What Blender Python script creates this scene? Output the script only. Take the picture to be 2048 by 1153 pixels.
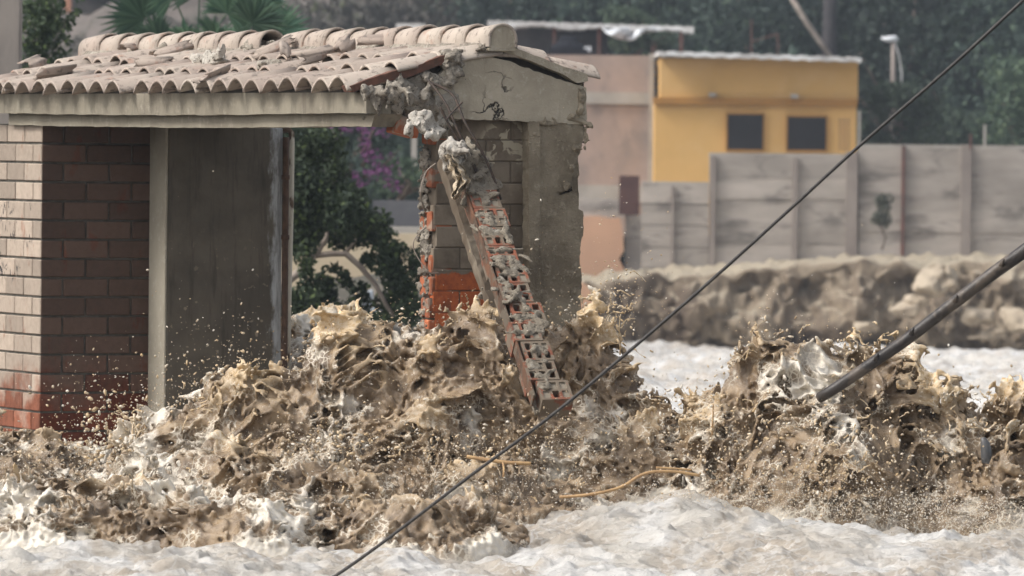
# Flooded river tearing at a small brick gatehouse - procedural scene
import bpy, bmesh, math, random
import numpy as np
from mathutils import Vector, Matrix
from math import radians, sin, cos, pi

for _o in list(bpy.data.objects):
    bpy.data.objects.remove(_o)
scene = bpy.context.scene

# ------------------------------------------------------------------ camera
CAMZ = 1.70                    # height of the camera above the near water
F = 13000.0                    # focal length in pixels of a 2048 px wide frame
ROLL = 0.010
cam_d = bpy.data.cameras.new("camera")
cam = bpy.data.objects.new("camera", cam_d)
scene.collection.objects.link(cam)
cam_d.sensor_width = 36.0
cam_d.lens = F * 36.0 / 2048.0
cam_d.clip_start = 0.5
cam_d.clip_end = 2000.0
cam_d.dof.use_dof = True
cam_d.dof.focus_distance = 29.6
cam_d.dof.aperture_fstop = 8.5
pitch = math.atan(301.5 / F)
cam.matrix_world = (Matrix.Translation((0, 0, CAMZ)) @ Matrix.Rotation(pi / 2 - pitch, 4, 'X')
                    @ Matrix.Rotation(ROLL, 4, 'Z'))
scene.camera = cam

# ------------------------------------------------------------------ world, sun, exposure
SUN_AZ, SUN_EL = radians(-106), radians(46)      # azimuth from +Y towards +X, elevation
world = bpy.data.worlds.new("World")
scene.world = world
world.use_nodes = True
wt = world.node_tree
wt.nodes.clear()
wo = wt.nodes.new('ShaderNodeOutputWorld')
wb = wt.nodes.new('ShaderNodeBackground')
ws = wt.nodes.new('ShaderNodeTexSky')
ws.sky_type = 'NISHITA'
ws.sun_disc = False
ws.sun_elevation = SUN_EL
ws.sun_rotation = SUN_AZ
ws.air_density = 1.0
ws.dust_density = 4.0
wh = wt.nodes.new('ShaderNodeHueSaturation')
wh.inputs['Saturation'].default_value = 0.32
wt.links.new(ws.outputs[0], wh.inputs['Color'])
wt.links.new(wh.outputs[0], wb.inputs[0])
wb.inputs[1].default_value = 0.15
wt.links.new(wb.outputs[0], wo.inputs[0])
sun_d = bpy.data.lights.new("sun", 'SUN')
sun_d.energy = 1.6
sun_d.angle = radians(16)
sun_d.color = (1.0, 0.965, 0.91)
sun = bpy.data.objects.new("sun", sun_d)
scene.collection.objects.link(sun)
sdir = Vector((sin(SUN_AZ) * cos(SUN_EL), cos(SUN_AZ) * cos(SUN_EL), sin(SUN_EL)))
sun.rotation_euler = sdir.to_track_quat('Z', 'Y').to_euler()
scene.view_settings.view_transform = 'Standard'
scene.view_settings.look = 'None'
scene.view_settings.gamma = 1.0
scene.view_settings.exposure = 0.55
scene.view_settings.use_curve_mapping = False
scene.render.engine = 'CYCLES'
scene.cycles.use_denoising = True
scene.cycles.max_bounces = 6
scene.cycles.diffuse_bounces = 2
scene.cycles.glossy_bounces = 2
scene.cycles.transmission_bounces = 2
scene.cycles.volume_bounces = 0
scene.cycles.sample_clamp_indirect = 6.0
random.seed(7)
rng = np.random.default_rng(11)
# ------------------------------------------------------------------ placement helpers
def at(px, py, d):
    """world point seen at pixel (px, py) of the 2048x1153 frame, d metres away"""
    u, v = px - 1024.0, py - 576.5
    u0, v0 = u + ROLL * v, v - ROLL * u
    return Vector((u0 / F * d, d, CAMZ - (v0 + 301.5) / F * d))

def link(o, parent=None):
    scene.collection.objects.link(o)
    if parent is not None:
        o.parent = parent
    return o

def tag(o, label=None, cat=None, group=None, kind=None):
    if label: o["label"] = label
    if cat: o["category"] = cat
    if group: o["group"] = group
    if kind: o["kind"] = kind
    return o

def empty(name, loc=(0, 0, 0), rz=0.0):
    o = bpy.data.objects.new(name, None)
    o.location = loc
    o.rotation_euler = (0, 0, rz)
    o.empty_display_size = 0.2
    return link(o)

def thing(name, label, cat, loc=(0, 0, 0), rz=0.0, group=None):
    return tag(empty(name, loc, rz), label, cat, group)

def mesh_np(name, verts, faces, mat=None, parent=None, smooth=True, attrs=None):
    """fast mesh from arrays; faces is an (n,3) or (n,4) int array"""
    verts = np.asarray(verts, np.float32)
    faces = np.asarray(faces, np.int32)
    k = faces.shape[1]
    me = bpy.data.meshes.new(name)
    me.vertices.add(len(verts))
    me.vertices.foreach_set('co', verts.ravel())
    me.loops.add(faces.size)
    me.loops.foreach_set('vertex_index', faces.ravel())
    me.polygons.add(len(faces))
    me.polygons.foreach_set('loop_start', np.arange(0, faces.size, k, dtype=np.int32))
    me.update(calc_edges=True)
    me.polygons.foreach_set('use_smooth', np.full(len(faces), bool(smooth)))
    for an, av in (attrs or {}).items():
        av = np.asarray(av, np.float32)
        if av.ndim == 1:
            a = me.attributes.new(an, 'FLOAT', 'POINT'); a.data.foreach_set('value', av)
        else:
            a = me.attributes.new(an, 'FLOAT_COLOR', 'POINT')
            c = np.ones((len(av), 4), np.float32); c[:, :3] = av
            a.data.foreach_set('color', c.ravel())
    if mat: me.materials.append(mat)
    return link(bpy.data.objects.new(name, me), parent)

class MB:
    """collects simple shapes with a per-vertex 'tint' value, then links them as one mesh"""
    def __init__(s):
        s.v, s.f, s.t = [], [], []
    def add(s, verts, faces, tint=0.5):
        b = len(s.v)
        s.v += [tuple(p) for p in verts]
        s.f += [tuple(b + i for i in f) for f in faces]
        s.t += [tint] * len(verts)
        return s
    def box(s, lo, hi, tint=0.5, M=None, bev=0.0, jit=0.0):
        x0, y0, z0 = lo; x1, y1, z1 = hi
        if bev > 0:
            b = bev
            vs = []
            for cx, sx in ((x0, 1), (x1, -1)):
                for cy, sy in ((y0, 1), (y1, -1)):
                    for cz, sz in ((z0, 1), (z1, -1)):
                        vs += [(cx, cy + sy * b, cz + sz * b), (cx + sx * b, cy, cz + sz * b), (cx + sx * b, cy + sy * b, cz)]
            I = lambda i, j, k, a: (i * 4 + j * 2 + k) * 3 + a
            fs = [(I(0,0,0,0), I(0,0,1,0), I(0,1,1,0), I(0,1,0,0)), (I(1,0,0,0), I(1,1,0,0), I(1,1,1,0), I(1,0,1,0)),
                  (I(0,0,0,1), I(1,0,0,1), I(1,0,1,1), I(0,0,1,1)), (I(0,1,0,1), I(0,1,1,1), I(1,1,1,1), I(1,1,0,1)),
                  (I(0,0,0,2), I(0,1,0,2), I(1,1,0,2), I(1,0,0,2)), (I(0,0,1,2), I(1,0,1,2), I(1,1,1,2), I(0,1,1,2))]
            for a in (0, 1):
                for c in (0, 1):
                    fl = lambda f, r: f if r else f[::-1]
                    fs.append(fl((I(a,c,0,0), I(a,c,1,0), I(a,c,1,1), I(a,c,0,1)), a != c))
                    fs.append(fl((I(a,0,c,0), I(a,1,c,0), I(a,1,c,2), I(a,0,c,2)), a == c))
                    fs.append(fl((I(0,a,c,1), I(1,a,c,1), I(1,a,c,2), I(0,a,c,2)), a != c))
            for i in (0, 1):
                for j in (0, 1):
                    for k in (0, 1):
                        f = (I(i,j,k,0), I(i,j,k,1), I(i,j,k,2))
                        fs.append(f if (i + j + k) % 2 == 0 else f[::-1])
        else:
            vs = [(x, y, z) for x in (x0, x1) for y in (y0, y1) for z in (z0, z1)]
            fs = [(0,1,3,2), (4,6,7,5), (0,4,5,1), (2,3,7,6), (0,2,6,4), (1,5,7,3)]
        if jit:
            vs = [tuple(c + random.uniform(-jit, jit) for c in p) for p in vs]
        if M is not None:
            vs = [M @ Vector(p) for p in vs]
        return s.add(vs, fs, tint)
    def tube(s, pts, r, n=8, tint=0.5, cap=True):
        pts = [Vector(p) for p in pts]
        rs = r if isinstance(r, (list, tuple)) else [r] * len(pts)
        vs, fs = [], []
        prev = None
        for i, p in enumerate(pts):
            d = (pts[min(i + 1, len(pts) - 1)] - pts[max(i - 1, 0)]).normalized()
            if prev is None:
                a = d.orthogonal().normalized()
            else:
                a = (prev - d * prev.dot(d)).normalized()
            prev = a
            b = d.cross(a)
            for k in range(n):
                t = 2 * pi * k / n
                vs.append(p + (a * cos(t) + b * sin(t)) * rs[i])
        for i in range(len(pts) - 1):
            for k in range(n):
                fs.append((i*n + k, i*n + (k+1) % n, (i+1)*n + (k+1) % n, (i+1)*n + k))
        if cap:
            fs.append(tuple(range(n))[::-1]); fs.append(tuple((len(pts)-1)*n + k for k in range(n)))
        return s.add(vs, fs, tint)
    def prism(s, poly, y0, y1, tint=0.5, M=None):
        """polygon in (x, z) extruded along y"""
        a = sum(poly[i][0] * poly[(i+1) % len(poly)][1] - poly[(i+1) % len(poly)][0] * poly[i][1] for i in range(len(poly)))
        if a < 0: poly = poly[::-1]
        n = len(poly)
        vs = [(x, y0, z) for x, z in poly] + [(x, y1, z) for x, z in poly]
        fs = [tuple(range(n)), tuple(range(2*n - 1, n - 1, -1))]
        for i in range(n):
            j = (i + 1) % n
            fs.append((i, i + n, j + n, j))
        if M is not None:
            vs = [M @ Vector(p) for p in vs]
        return s.add(vs, fs, tint)
    def build(s, name, mat, parent=None, smooth=False, label=None):
        me = bpy.data.meshes.new(name)
        me.from_pydata([tuple(p) for p in s.v], [], s.f)
        me.update()
        a = me.attributes.new('tint', 'FLOAT', 'POINT')
        a.data.foreach_set('value', np.asarray(s.t, np.float32))
        if smooth:
            me.polygons.foreach_set('use_smooth', [True] * len(me.polygons))
        me.materials.append(mat)
        o = link(bpy.data.objects.new(name, me), parent)
        if label: o["label"] = label
        return o

# ------------------------------------------------------------------ noise and implicit surfaces
def _make_noise(n=96, wl=12.0, seed=3):
    r = np.random.default_rng(seed)
    a = np.fft.rfftn(r.standard_normal((n, n, n)).astype(np.float32))
    k = np.fft.fftfreq(n); kz = np.fft.rfftfreq(n)
    kk = np.sqrt(k[:, None, None]**2 + k[None, :, None]**2 + kz[None, None, :]**2)
    k0 = 1.0 / wl
    a *= np.exp(-((kk - k0) / (0.38 * k0))**2)
    b = np.fft.irfftn(a, s=(n, n, n)).astype(np.float32)
    return b / b.std()
NT = [_make_noise(seed=3), _make_noise(seed=5)]
NTN, NTW = 96, 12.0
def noise3(x, y, z, wl, t=0, off=0.0):
    """band noise of unit deviation; wl = wavelength in metres"""
    T = NT[t].ravel()
    s = np.float32(NTW / wl)
    def ax(c, o):
        c = np.asarray(c, np.float32) * s + np.float32(o)
        i = np.floor(c); fr = c - i
        i = i.astype(np.int32) % NTN
        return i, (i + 1) % NTN, fr
    # turned a little so that the table never lines up with the grid
    xr = 0.891 * x + 0.454 * y; yr = -0.436 * x + 0.856 * y + 0.278 * z; zr = 0.126 * x - 0.248 * y + 0.9606 * z
    i0, i1, fx = ax(xr, off + 17.3); j0, j1, fy = ax(yr, off * 1.7 + 41.1); k0, k1, fz = ax(zr, off * 0.6 + 5.7)
    i0 = i0 * (NTN * NTN); i1 = i1 * (NTN * NTN); j0 = j0 * NTN; j1 = j1 * NTN
    c00 = T[i0 + j0 + k0]; c00 = c00 + (T[i0 + j0 + k1] - c00) * fz
    c01 = T[i0 + j1 + k0]; c01 = c01 + (T[i0 + j1 + k1] - c01) * fz
    c10 = T[i1 + j0 + k0]; c10 = c10 + (T[i1 + j0 + k1] - c10) * fz
    c11 = T[i1 + j1 + k0]; c11 = c11 + (T[i1 + j1 + k1] - c11) * fz
    c0 = c00 + (c01 - c00) * fy; c1 = c10 + (c11 - c10) * fy
    return c0 + (c1 - c0) * fx

def surfnet(Fv, org, h):
    """naive surface nets: mesh of Fv = 0 (inside negative) -> verts, quads"""
    S = Fv < 0
    C = [(i, j, k) for i in (0, 1) for j in (0, 1) for k in (0, 1)]
    nx, ny, nz = Fv.shape
    cnt = np.zeros((nx-1, ny-1, nz-1), np.int8)
    for i, j, k in C:
        cnt += S[i:nx-1+i, j:ny-1+j, k:nz-1+k]
    act = (cnt > 0) & (cnt < 8)
    ci = np.argwhere(act)
    idx = np.full(act.shape, -1, np.int32)
    idx[act] = np.arange(len(ci), dtype=np.int32)
    vals = {c: Fv[ci[:, 0] + c[0], ci[:, 1] + c[1], ci[:, 2] + c[2]] for c in C}
    acc = np.zeros((len(ci), 3), np.float32); num = np.zeros(len(ci), np.float32)
    for a in C:
        for ax in range(3):
            if a[ax]: continue
            b = list(a); b[ax] = 1; b = tuple(b)
            va, vb = vals[a], vals[b]
            m = (va < 0) != (vb < 0)
            t = np.where(m, va / np.where(m, va - vb, 1), 0)
            for q in range(3):
                acc[:, q] += np.where(m, a[q] + (t if q == ax else 0), 0)
            num += m
    V = (ci + acc / num[:, None]) * h + np.asarray(org)
    Q = []
    sx = S[:-1] != S[1:]; e = np.argwhere(sx[:, 1:-1, 1:-1]) + (0, 1, 1)
    q = np.stack([idx[e[:,0], e[:,1]-1, e[:,2]-1], idx[e[:,0], e[:,1], e[:,2]-1], idx[e[:,0], e[:,1], e[:,2]], idx[e[:,0], e[:,1]-1, e[:,2]]], 1)
    fl = S[e[:,0], e[:,1], e[:,2]]; q[~fl] = q[~fl][:, ::-1]; Q.append(q)
    sy = S[:, :-1] != S[:, 1:]; e = np.argwhere(sy[1:-1, :, 1:-1]) + (1, 0, 1)
    q = np.stack([idx[e[:,0]-1, e[:,1], e[:,2]-1], idx[e[:,0]-1, e[:,1], e[:,2]], idx[e[:,0], e[:,1], e[:,2]], idx[e[:,0], e[:,1], e[:,2]-1]], 1)
    fl = S[e[:,0], e[:,1], e[:,2]]; q[~fl] = q[~fl][:, ::-1]; Q.append(q)
    sz = S[:, :, :-1] != S[:, :, 1:]; e = np.argwhere(sz[1:-1, 1:-1, :]) + (1, 1, 0)
    q = np.stack([idx[e[:,0]-1, e[:,1]-1, e[:,2]], idx[e[:,0], e[:,1]-1, e[:,2]], idx[e[:,0], e[:,1], e[:,2]], idx[e[:,0]-1, e[:,1], e[:,2]]], 1)
    fl = S[e[:,0], e[:,1], e[:,2]]; q[~fl] = q[~fl][:, ::-1]; Q.append(q)
    return V.astype(np.float32), np.concatenate(Q)

def blob_mesh(name, fn, lo, hi, h, mat, parent=None, attrs=None):
    """mesh of an implicit function fn(x, y, z) < 0 inside the box lo..hi"""
    g = [np.arange(a, b + h, h, dtype=np.float32) for a, b in zip(lo, hi)]
    X, Y, Z = np.meshgrid(*g, indexing='ij')
    Fv = fn(X, Y, Z).astype(np.float32)
    Fv[0] = Fv[-1] = 1; Fv[:, 0] = 1; Fv[:, -1] = 1; Fv[:, :, 0] = 1; Fv[:, :, -1] = 1
    V, Q = surfnet(Fv, lo, h)
    return mesh_np(name, V, Q, mat, parent, True, attrs(V) if attrs else None)

# ------------------------------------------------------------------ materials
class NT_:
    def __init__(s, name):
        s.m = bpy.data.materials.new(name); s.m.use_nodes = True
        s.t = s.m.node_tree; s.t.nodes.clear()
        s.out = s.t.nodes.new('ShaderNodeOutputMaterial')
        s.b = s.t.nodes.new('ShaderNodeBsdfPrincipled')
        s.t.links.new(s.b.outputs[0], s.out.inputs[0])
    def n(s, typ, **kw):
        nd = s.t.nodes.new(typ)
        for k, v in kw.items():
            if isinstance(v, tuple) and k.startswith('i_'): nd.inputs[k[2:]].default_value = v
            else: setattr(nd, k, v)
        return nd
    def L(s, a, b): s.t.links.new(a, b)
    def setin(s, node, key, v):
        if hasattr(v, 'is_linked') or hasattr(v, 'links'): s.L(v, node.inputs[key])
        else: node.inputs[key].default_value = v
    def coords(s, scale=(1, 1, 1)):
        tc = s.n('ShaderNodeTexCoord'); mp = s.n('ShaderNodeMapping')
        mp.inputs['Scale'].default_value = scale
        s.L(tc.outputs['Object'], mp.inputs[0]); return mp.outputs[0]
    def noise(s, co, scale, detail=5, rough=0.55, dist=0.0):
        nd = s.n('ShaderNodeTexNoise'); s.L(co, nd.inputs['Vector'])
        nd.inputs['Scale'].default_value = scale; nd.inputs['Detail'].default_value = detail
        nd.inputs['Roughness'].default_value = rough; nd.inputs['Distortion'].default_value = dist
        return nd.outputs[0]
    def voro(s, co, scale, feature='DISTANCE_TO_EDGE'):
        nd = s.n('ShaderNodeTexVoronoi'); nd.feature = feature; s.L(co, nd.inputs['Vector'])
        nd.inputs['Scale'].default_value = scale; return nd.outputs[0]
    def ramp(s, fac, a, b, lo=0.0, hi=1.0):
        nd = s.n('ShaderNodeMapRange'); nd.interpolation_type = 'SMOOTHSTEP'
        s.L(fac, nd.inputs[0]); nd.inputs[1].default_value = a; nd.inputs[2].default_value = b
        nd.inputs[3].default_value = lo; nd.inputs[4].default_value = hi; return nd.outputs[0]
    def mix(s, fac, a, b):
        nd = s.n('ShaderNodeMix'); nd.data_type = 'RGBA'
        s.setin(nd, 0, fac)
        for i, c in ((6, a), (7, b)):
            if isinstance(c, tuple): nd.inputs[i].default_value = (*c, 1) if len(c) == 3 else c
            else: s.L(c, nd.inputs[i])
        return nd.outputs[2]
    def math(s, op, a, b=0.0):
        nd = s.n('ShaderNodeMath'); nd.operation = op
        s.setin(nd, 0, a); s.setin(nd, 1, b); return nd.outputs[0]
    def attr(s, name):
        nd = s.n('ShaderNodeAttribute'); nd.attribute_name = name; return nd.outputs['Fac']
    def sep(s, co):
        nd = s.n('ShaderNodeSeparateXYZ'); s.L(co, nd.inputs[0]); return nd.outputs
    def bump(s, height, strength=0.5, dist=0.01):
        nd = s.n('ShaderNodeBump'); s.L(height, nd.inputs['Height'])
        nd.inputs['Strength'].default_value = strength; nd.inputs['Distance'].default_value = dist
        s.L(nd.outputs[0], s.b.inputs['Normal']); return nd
    def done(s, color, rough=0.8, spec=0.3):
        s.setin(s.b, 'Base Color', (*color, 1) if isinstance(color, tuple) else color)
        s.setin(s.b, 'Roughness', rough)
        s.b.inputs['Specular IOR Level'].default_value = spec
        return s.m

def rough_mat(name, c1, c2, scale=8, rough=0.85, bump=0.4, bdist=0.01, bscale=None, c3=None, s3=2.0, t3=(0.55, 0.7), tintvar=0.0, spec=0.25, stretch=(1, 1, 1)):
    m = NT_(name)
    co = m.coords(stretch)
    n1 = m.noise(co, scale, 6, 0.6)
    col = m.mix(m.ramp(n1, 0.32, 0.68), c1, c2)
    if c3 is not None:
        n3 = m.noise(co, s3, 4, 0.6, 0.4)
        col = m.mix(m.ramp(n3, *t3), col, c3)
    if tintvar:
        a = m.attr('tint')
        f = m.ramp(a, 0, 1, 1 - tintvar, 1 + tintvar)
        vm = m.n('ShaderNodeVectorMath'); vm.operation = 'SCALE'; m.L(col, vm.inputs[0]); m.L(f, vm.inputs['Scale'])
        col = vm.outputs[0]
    if bump:
        m.bump(m.noise(co, bscale or scale * 4, 6, 0.65), bump, bdist)
    return m.done(col, rough, spec)
# ------------------------------------------------------------------ the river
def mud_mat():
    m = NT_('churning_mud_water')
    co = m.coords()
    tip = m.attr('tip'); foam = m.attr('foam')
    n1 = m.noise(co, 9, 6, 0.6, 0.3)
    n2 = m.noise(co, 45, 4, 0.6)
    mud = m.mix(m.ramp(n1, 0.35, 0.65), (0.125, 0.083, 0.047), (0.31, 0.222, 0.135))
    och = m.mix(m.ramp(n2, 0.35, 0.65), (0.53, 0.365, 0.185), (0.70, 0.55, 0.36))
    col = m.mix(m.ramp(tip, 0.25, 0.95), mud, och)  # tip mask darkens hollows like shade, brightens thin crests like light through them
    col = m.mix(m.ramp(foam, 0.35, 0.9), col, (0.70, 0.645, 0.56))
    # lacy froth: pale threads around small cells, in patches
    nn = m.n('ShaderNodeTexNoise'); m.L(co, nn.inputs['Vector']); nn.inputs['Scale'].default_value = 24; nn.inputs['Detail'].default_value = 4
    vs = m.n('ShaderNodeVectorMath'); vs.operation = 'SCALE'; m.L(nn.outputs[1], vs.inputs[0]); vs.inputs['Scale'].default_value = 0.05
    va = m.n('ShaderNodeVectorMath'); va.operation = 'ADD'; m.L(co, va.inputs[0]); m.L(vs.outputs[0], va.inputs[1])
    lace = m.ramp(m.voro(va.outputs[0], 34), 0.02, 0.14, 1.0, 0.0)
    patch = m.ramp(m.math('ADD', m.noise(co, 6.5, 4, 0.65, 0.4), m.math('MULTIPLY', foam, 0.35)), 0.52, 0.68)
    col = m.mix(m.math('MULTIPLY', m.math('MULTIPLY', lace, patch), 0.75), col, (0.72, 0.65, 0.53))
    m.bump(m.math('ADD', m.noise(co, 60, 6, 0.7, 0.5), m.math('MULTIPLY', m.noise(co, 170, 3, 0.6), 0.5)), 0.8, 0.006)
    return m.done(col, m.ramp(n2, 0.3, 0.7, 0.2, 0.42), 0.5)

def flow_mat():
    m = NT_('river_surface_water')
    tc = m.coords((1.0, 0.22, 1.0)); co = m.coords()
    n1 = m.noise(tc, 1.6, 6, 0.62, 0.5)
    n2 = m.noise(tc, 9.0, 5, 0.6, 0.8)
    foam = m.attr('foam')
    col = m.mix(m.ramp(n1, 0.38, 0.62), (0.68, 0.64, 0.575), (0.53, 0.455, 0.37))
    col = m.mix(m.ramp(n2, 0.55, 0.75), col, (0.36, 0.29, 0.21))
    col = m.mix(m.ramp(foam, 0.2, 0.8), col, (0.78, 0.755, 0.715))
    st = m.noise(m.coords((0.30, 1.5, 1.0)), 15, 6, 0.7, 1.5)
    col = m.mix(m.math('MULTIPLY', m.ramp(st, 0.56, 0.66), 0.55), col, (0.44, 0.37, 0.29))
    nn = m.n('ShaderNodeTexNoise'); m.L(co, nn.inputs['Vector']); nn.inputs['Scale'].default_value = 9; nn.inputs['Detail'].default_value = 4
    vs = m.n('ShaderNodeVectorMath'); vs.operation = 'SCALE'; m.L(nn.outputs[1], vs.inputs[0]); vs.inputs['Scale'].default_value = 0.16
    va = m.n('ShaderNodeVectorMath'); va.operation = 'ADD'; m.L(m.coords((0.6, 1.0, 1.0)), va.inputs[0]); m.L(vs.outputs[0], va.inputs[1])
    lace = m.ramp(m.voro(va.outputs[0], 13), 0.01, 0.09, 1.0, 0.0)
    col = m.mix(m.math('MULTIPLY', m.math('MULTIPLY', lace, m.ramp(n1, 0.40, 0.60)), 0.6), col, (0.80, 0.78, 0.75))
    m.bump(m.math('ADD', m.noise(m.coords((0.55, 1.3, 1.0)), 17, 9, 0.78, 1.4), m.math('MULTIPLY', m.noise(m.coords((0.6, 1.6, 1)), 70, 5, 0.7, 0.8), 0.45)), 1.0, 0.022)
    return m.done(col, m.ramp(n2, 0.3, 0.7, 0.2, 0.42), 0.32)

MUD, FLOW = mud_mat(), flow_mat()

def px_of(x, y): return 1024.0 + x / y * F
def zt(py, d): return CAMZ - (py - 275.0) / F * d        # height of what is seen at row py, d away

# crest line (pixel column -> pixel row), distance of the crest, front and back width, cell size
HUMPS = {
 'main':  dict(pts=[(215, 960), (250, 905), (285, 850), (320, 815), (400, 790), (440, 752), (500, 745), (560, 750), (610, 705),
                    (650, 690), (700, 668), (760, 655), (850, 642), (930, 630), (1000, 640), (1080, 650), (1140, 628), (1175, 640),
                    (1215, 690), (1260, 745), (1300, 785), (1340, 800), (1380, 830), (1430, 930)], d=29.25, wf=0.95, wb=0.42),
 'right': dict(pts=[(1340, 930), (1390, 835), (1430, 775), (1470, 700), (1500, 670), (1530, 655), (1565, 665), (1600, 690), (1660, 690), (1740, 705),
                    (1800, 690), (1835, 745), (1880, 775), (1920, 770), (1960, 800), (2060, 800), (2140, 830)], d=28.95, wf=0.75, wb=0.7),
 'front': dict(pts=[(-60, 985), (60, 975), (160, 965), (260, 950), (330, 930), (440, 915), (560, 925), (660, 940), (760, 950), (900, 960),
                    (1010, 955), (1080, 965), (1150, 985), (1220, 1000), (1260, 1015), (1300, 1075)], d=28.05, wf=0.62, wb=0.6),
 'low':   dict(pts=[(-60, 1000), (100, 985), (260, 1005), (420, 980), (560, 1005), (700, 1035), (800, 1000), (900, 1000), (1000, 1030), (1060, 1065), (1110, 1120)], d=27.0, wf=0.68, wb=0.7),
 'gate':  dict(pts=[(-80, 872), (40, 872), (90, 880), (130, 905), (200, 930), (260, 930), (330, 900), (420, 900)], d=32.2, wf=1.6, wb=1.2),
 'door':  dict(pts=[(500, 680), (570, 652), (620, 650), (660, 652), (700, 668), (760, 690), (820, 700), (900, 700)], d=35.6, wf=3.0, wb=1.5),
}
def ss(t):
    t = np.clip(t, 0, 1); return t * t * (3 - 2 * t)
def swell_h(px, Y):
    return 0.165 * np.exp(-((px - 1370) / 270)**2) * ss((Y - 25.6) / 2.2) * (1 - ss((Y - 29.3) / 1.2))
def base_h(X, Y):
    """mean height of the water and how violent it is (0..1)"""
    px = px_of(X, Y)
    drop = np.where(Y > 38, -(Y - 38) * 0.0277, 0.0)
    H = drop.copy() if hasattr(drop, 'copy') else drop
    A = np.zeros_like(H)
    for k, hp in HUMPS.items():
        xs = [p[0] for p in hp['pts']]; ys = [zt(p[1], hp['d']) for p in hp['pts']]
        top = np.interp(px, xs, ys, left=-0.3, right=-0.3)
        d = hp['d'] + 0.10 * np.sin(X * 3.1 + 1.0) + 0.06 * np.sin(X * 7.7)
        t = np.where(Y < d, ss(1 - (d - Y) / hp['wf']), ss(1 - (Y - d) / hp['wb']))
        hh = top * t
        H = np.maximum(H, hh)
        A = np.maximum(A, t * np.clip(0.45 + top, 0, 1) * (top > 0.02) * np.clip(hh / 0.06, 0, 1))
    swell = swell_h(px, Y)
    A = A * np.clip((H - swell + 0.02) / 0.08, 0, 1)
    H = np.where(Y > 38, np.minimum(H, drop), np.maximum(H, swell + 0 * H))
    return H, A

def churn(X, Y, Z, H, slope, A):
    """signed field of the churned water, negative inside"""
    s = (Z - H) / slope
    # warp
    w1 = noise3(X, Y, Z, 0.42, 0, 3.0); w2 = noise3(X, Y, Z, 0.42, 1, 9.0); w3 = noise3(X, Y, Z, 0.42, 0, 31.0)
    x, y, z = X + 0.026 * w1, Y + 0.026 * w2, Z + 0.026 * w3
    big = noise3(x, y, z, 0.50, 1, 1.0)
    a = noise3(x, y, z, 0.185, 0, 12.0)
    b = noise3(x, y, z, 0.088, 1, 23.0)
    c = noise3(x, y, z, 0.042, 0, 44.0)
    m1 = noise3(x, y, z, 0.26, 1, 60.0)
    r1 = np.exp(-(a / 0.47)**2)            # thin walls of the large cells
    r2 = np.exp(-(b / 0.50)**2)
    M1 = np.clip(0.62 + 0.36 * m1 + 0.06 * c, 0.0, 1.1)
    disp = 0.150 * (r1 * M1 - 0.40) + 0.074 * (r2 * np.clip(0.65 + 0.5 * w2, 0, 1.4) - 0.43) + 0.012 * c + 0.055 * big
    disp = disp * (0.12 + 0.88 * A) + 0.010 * c * (1 - A)
    return np.maximum(s - disp, (Z - H - 0.20) / slope), disp

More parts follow.
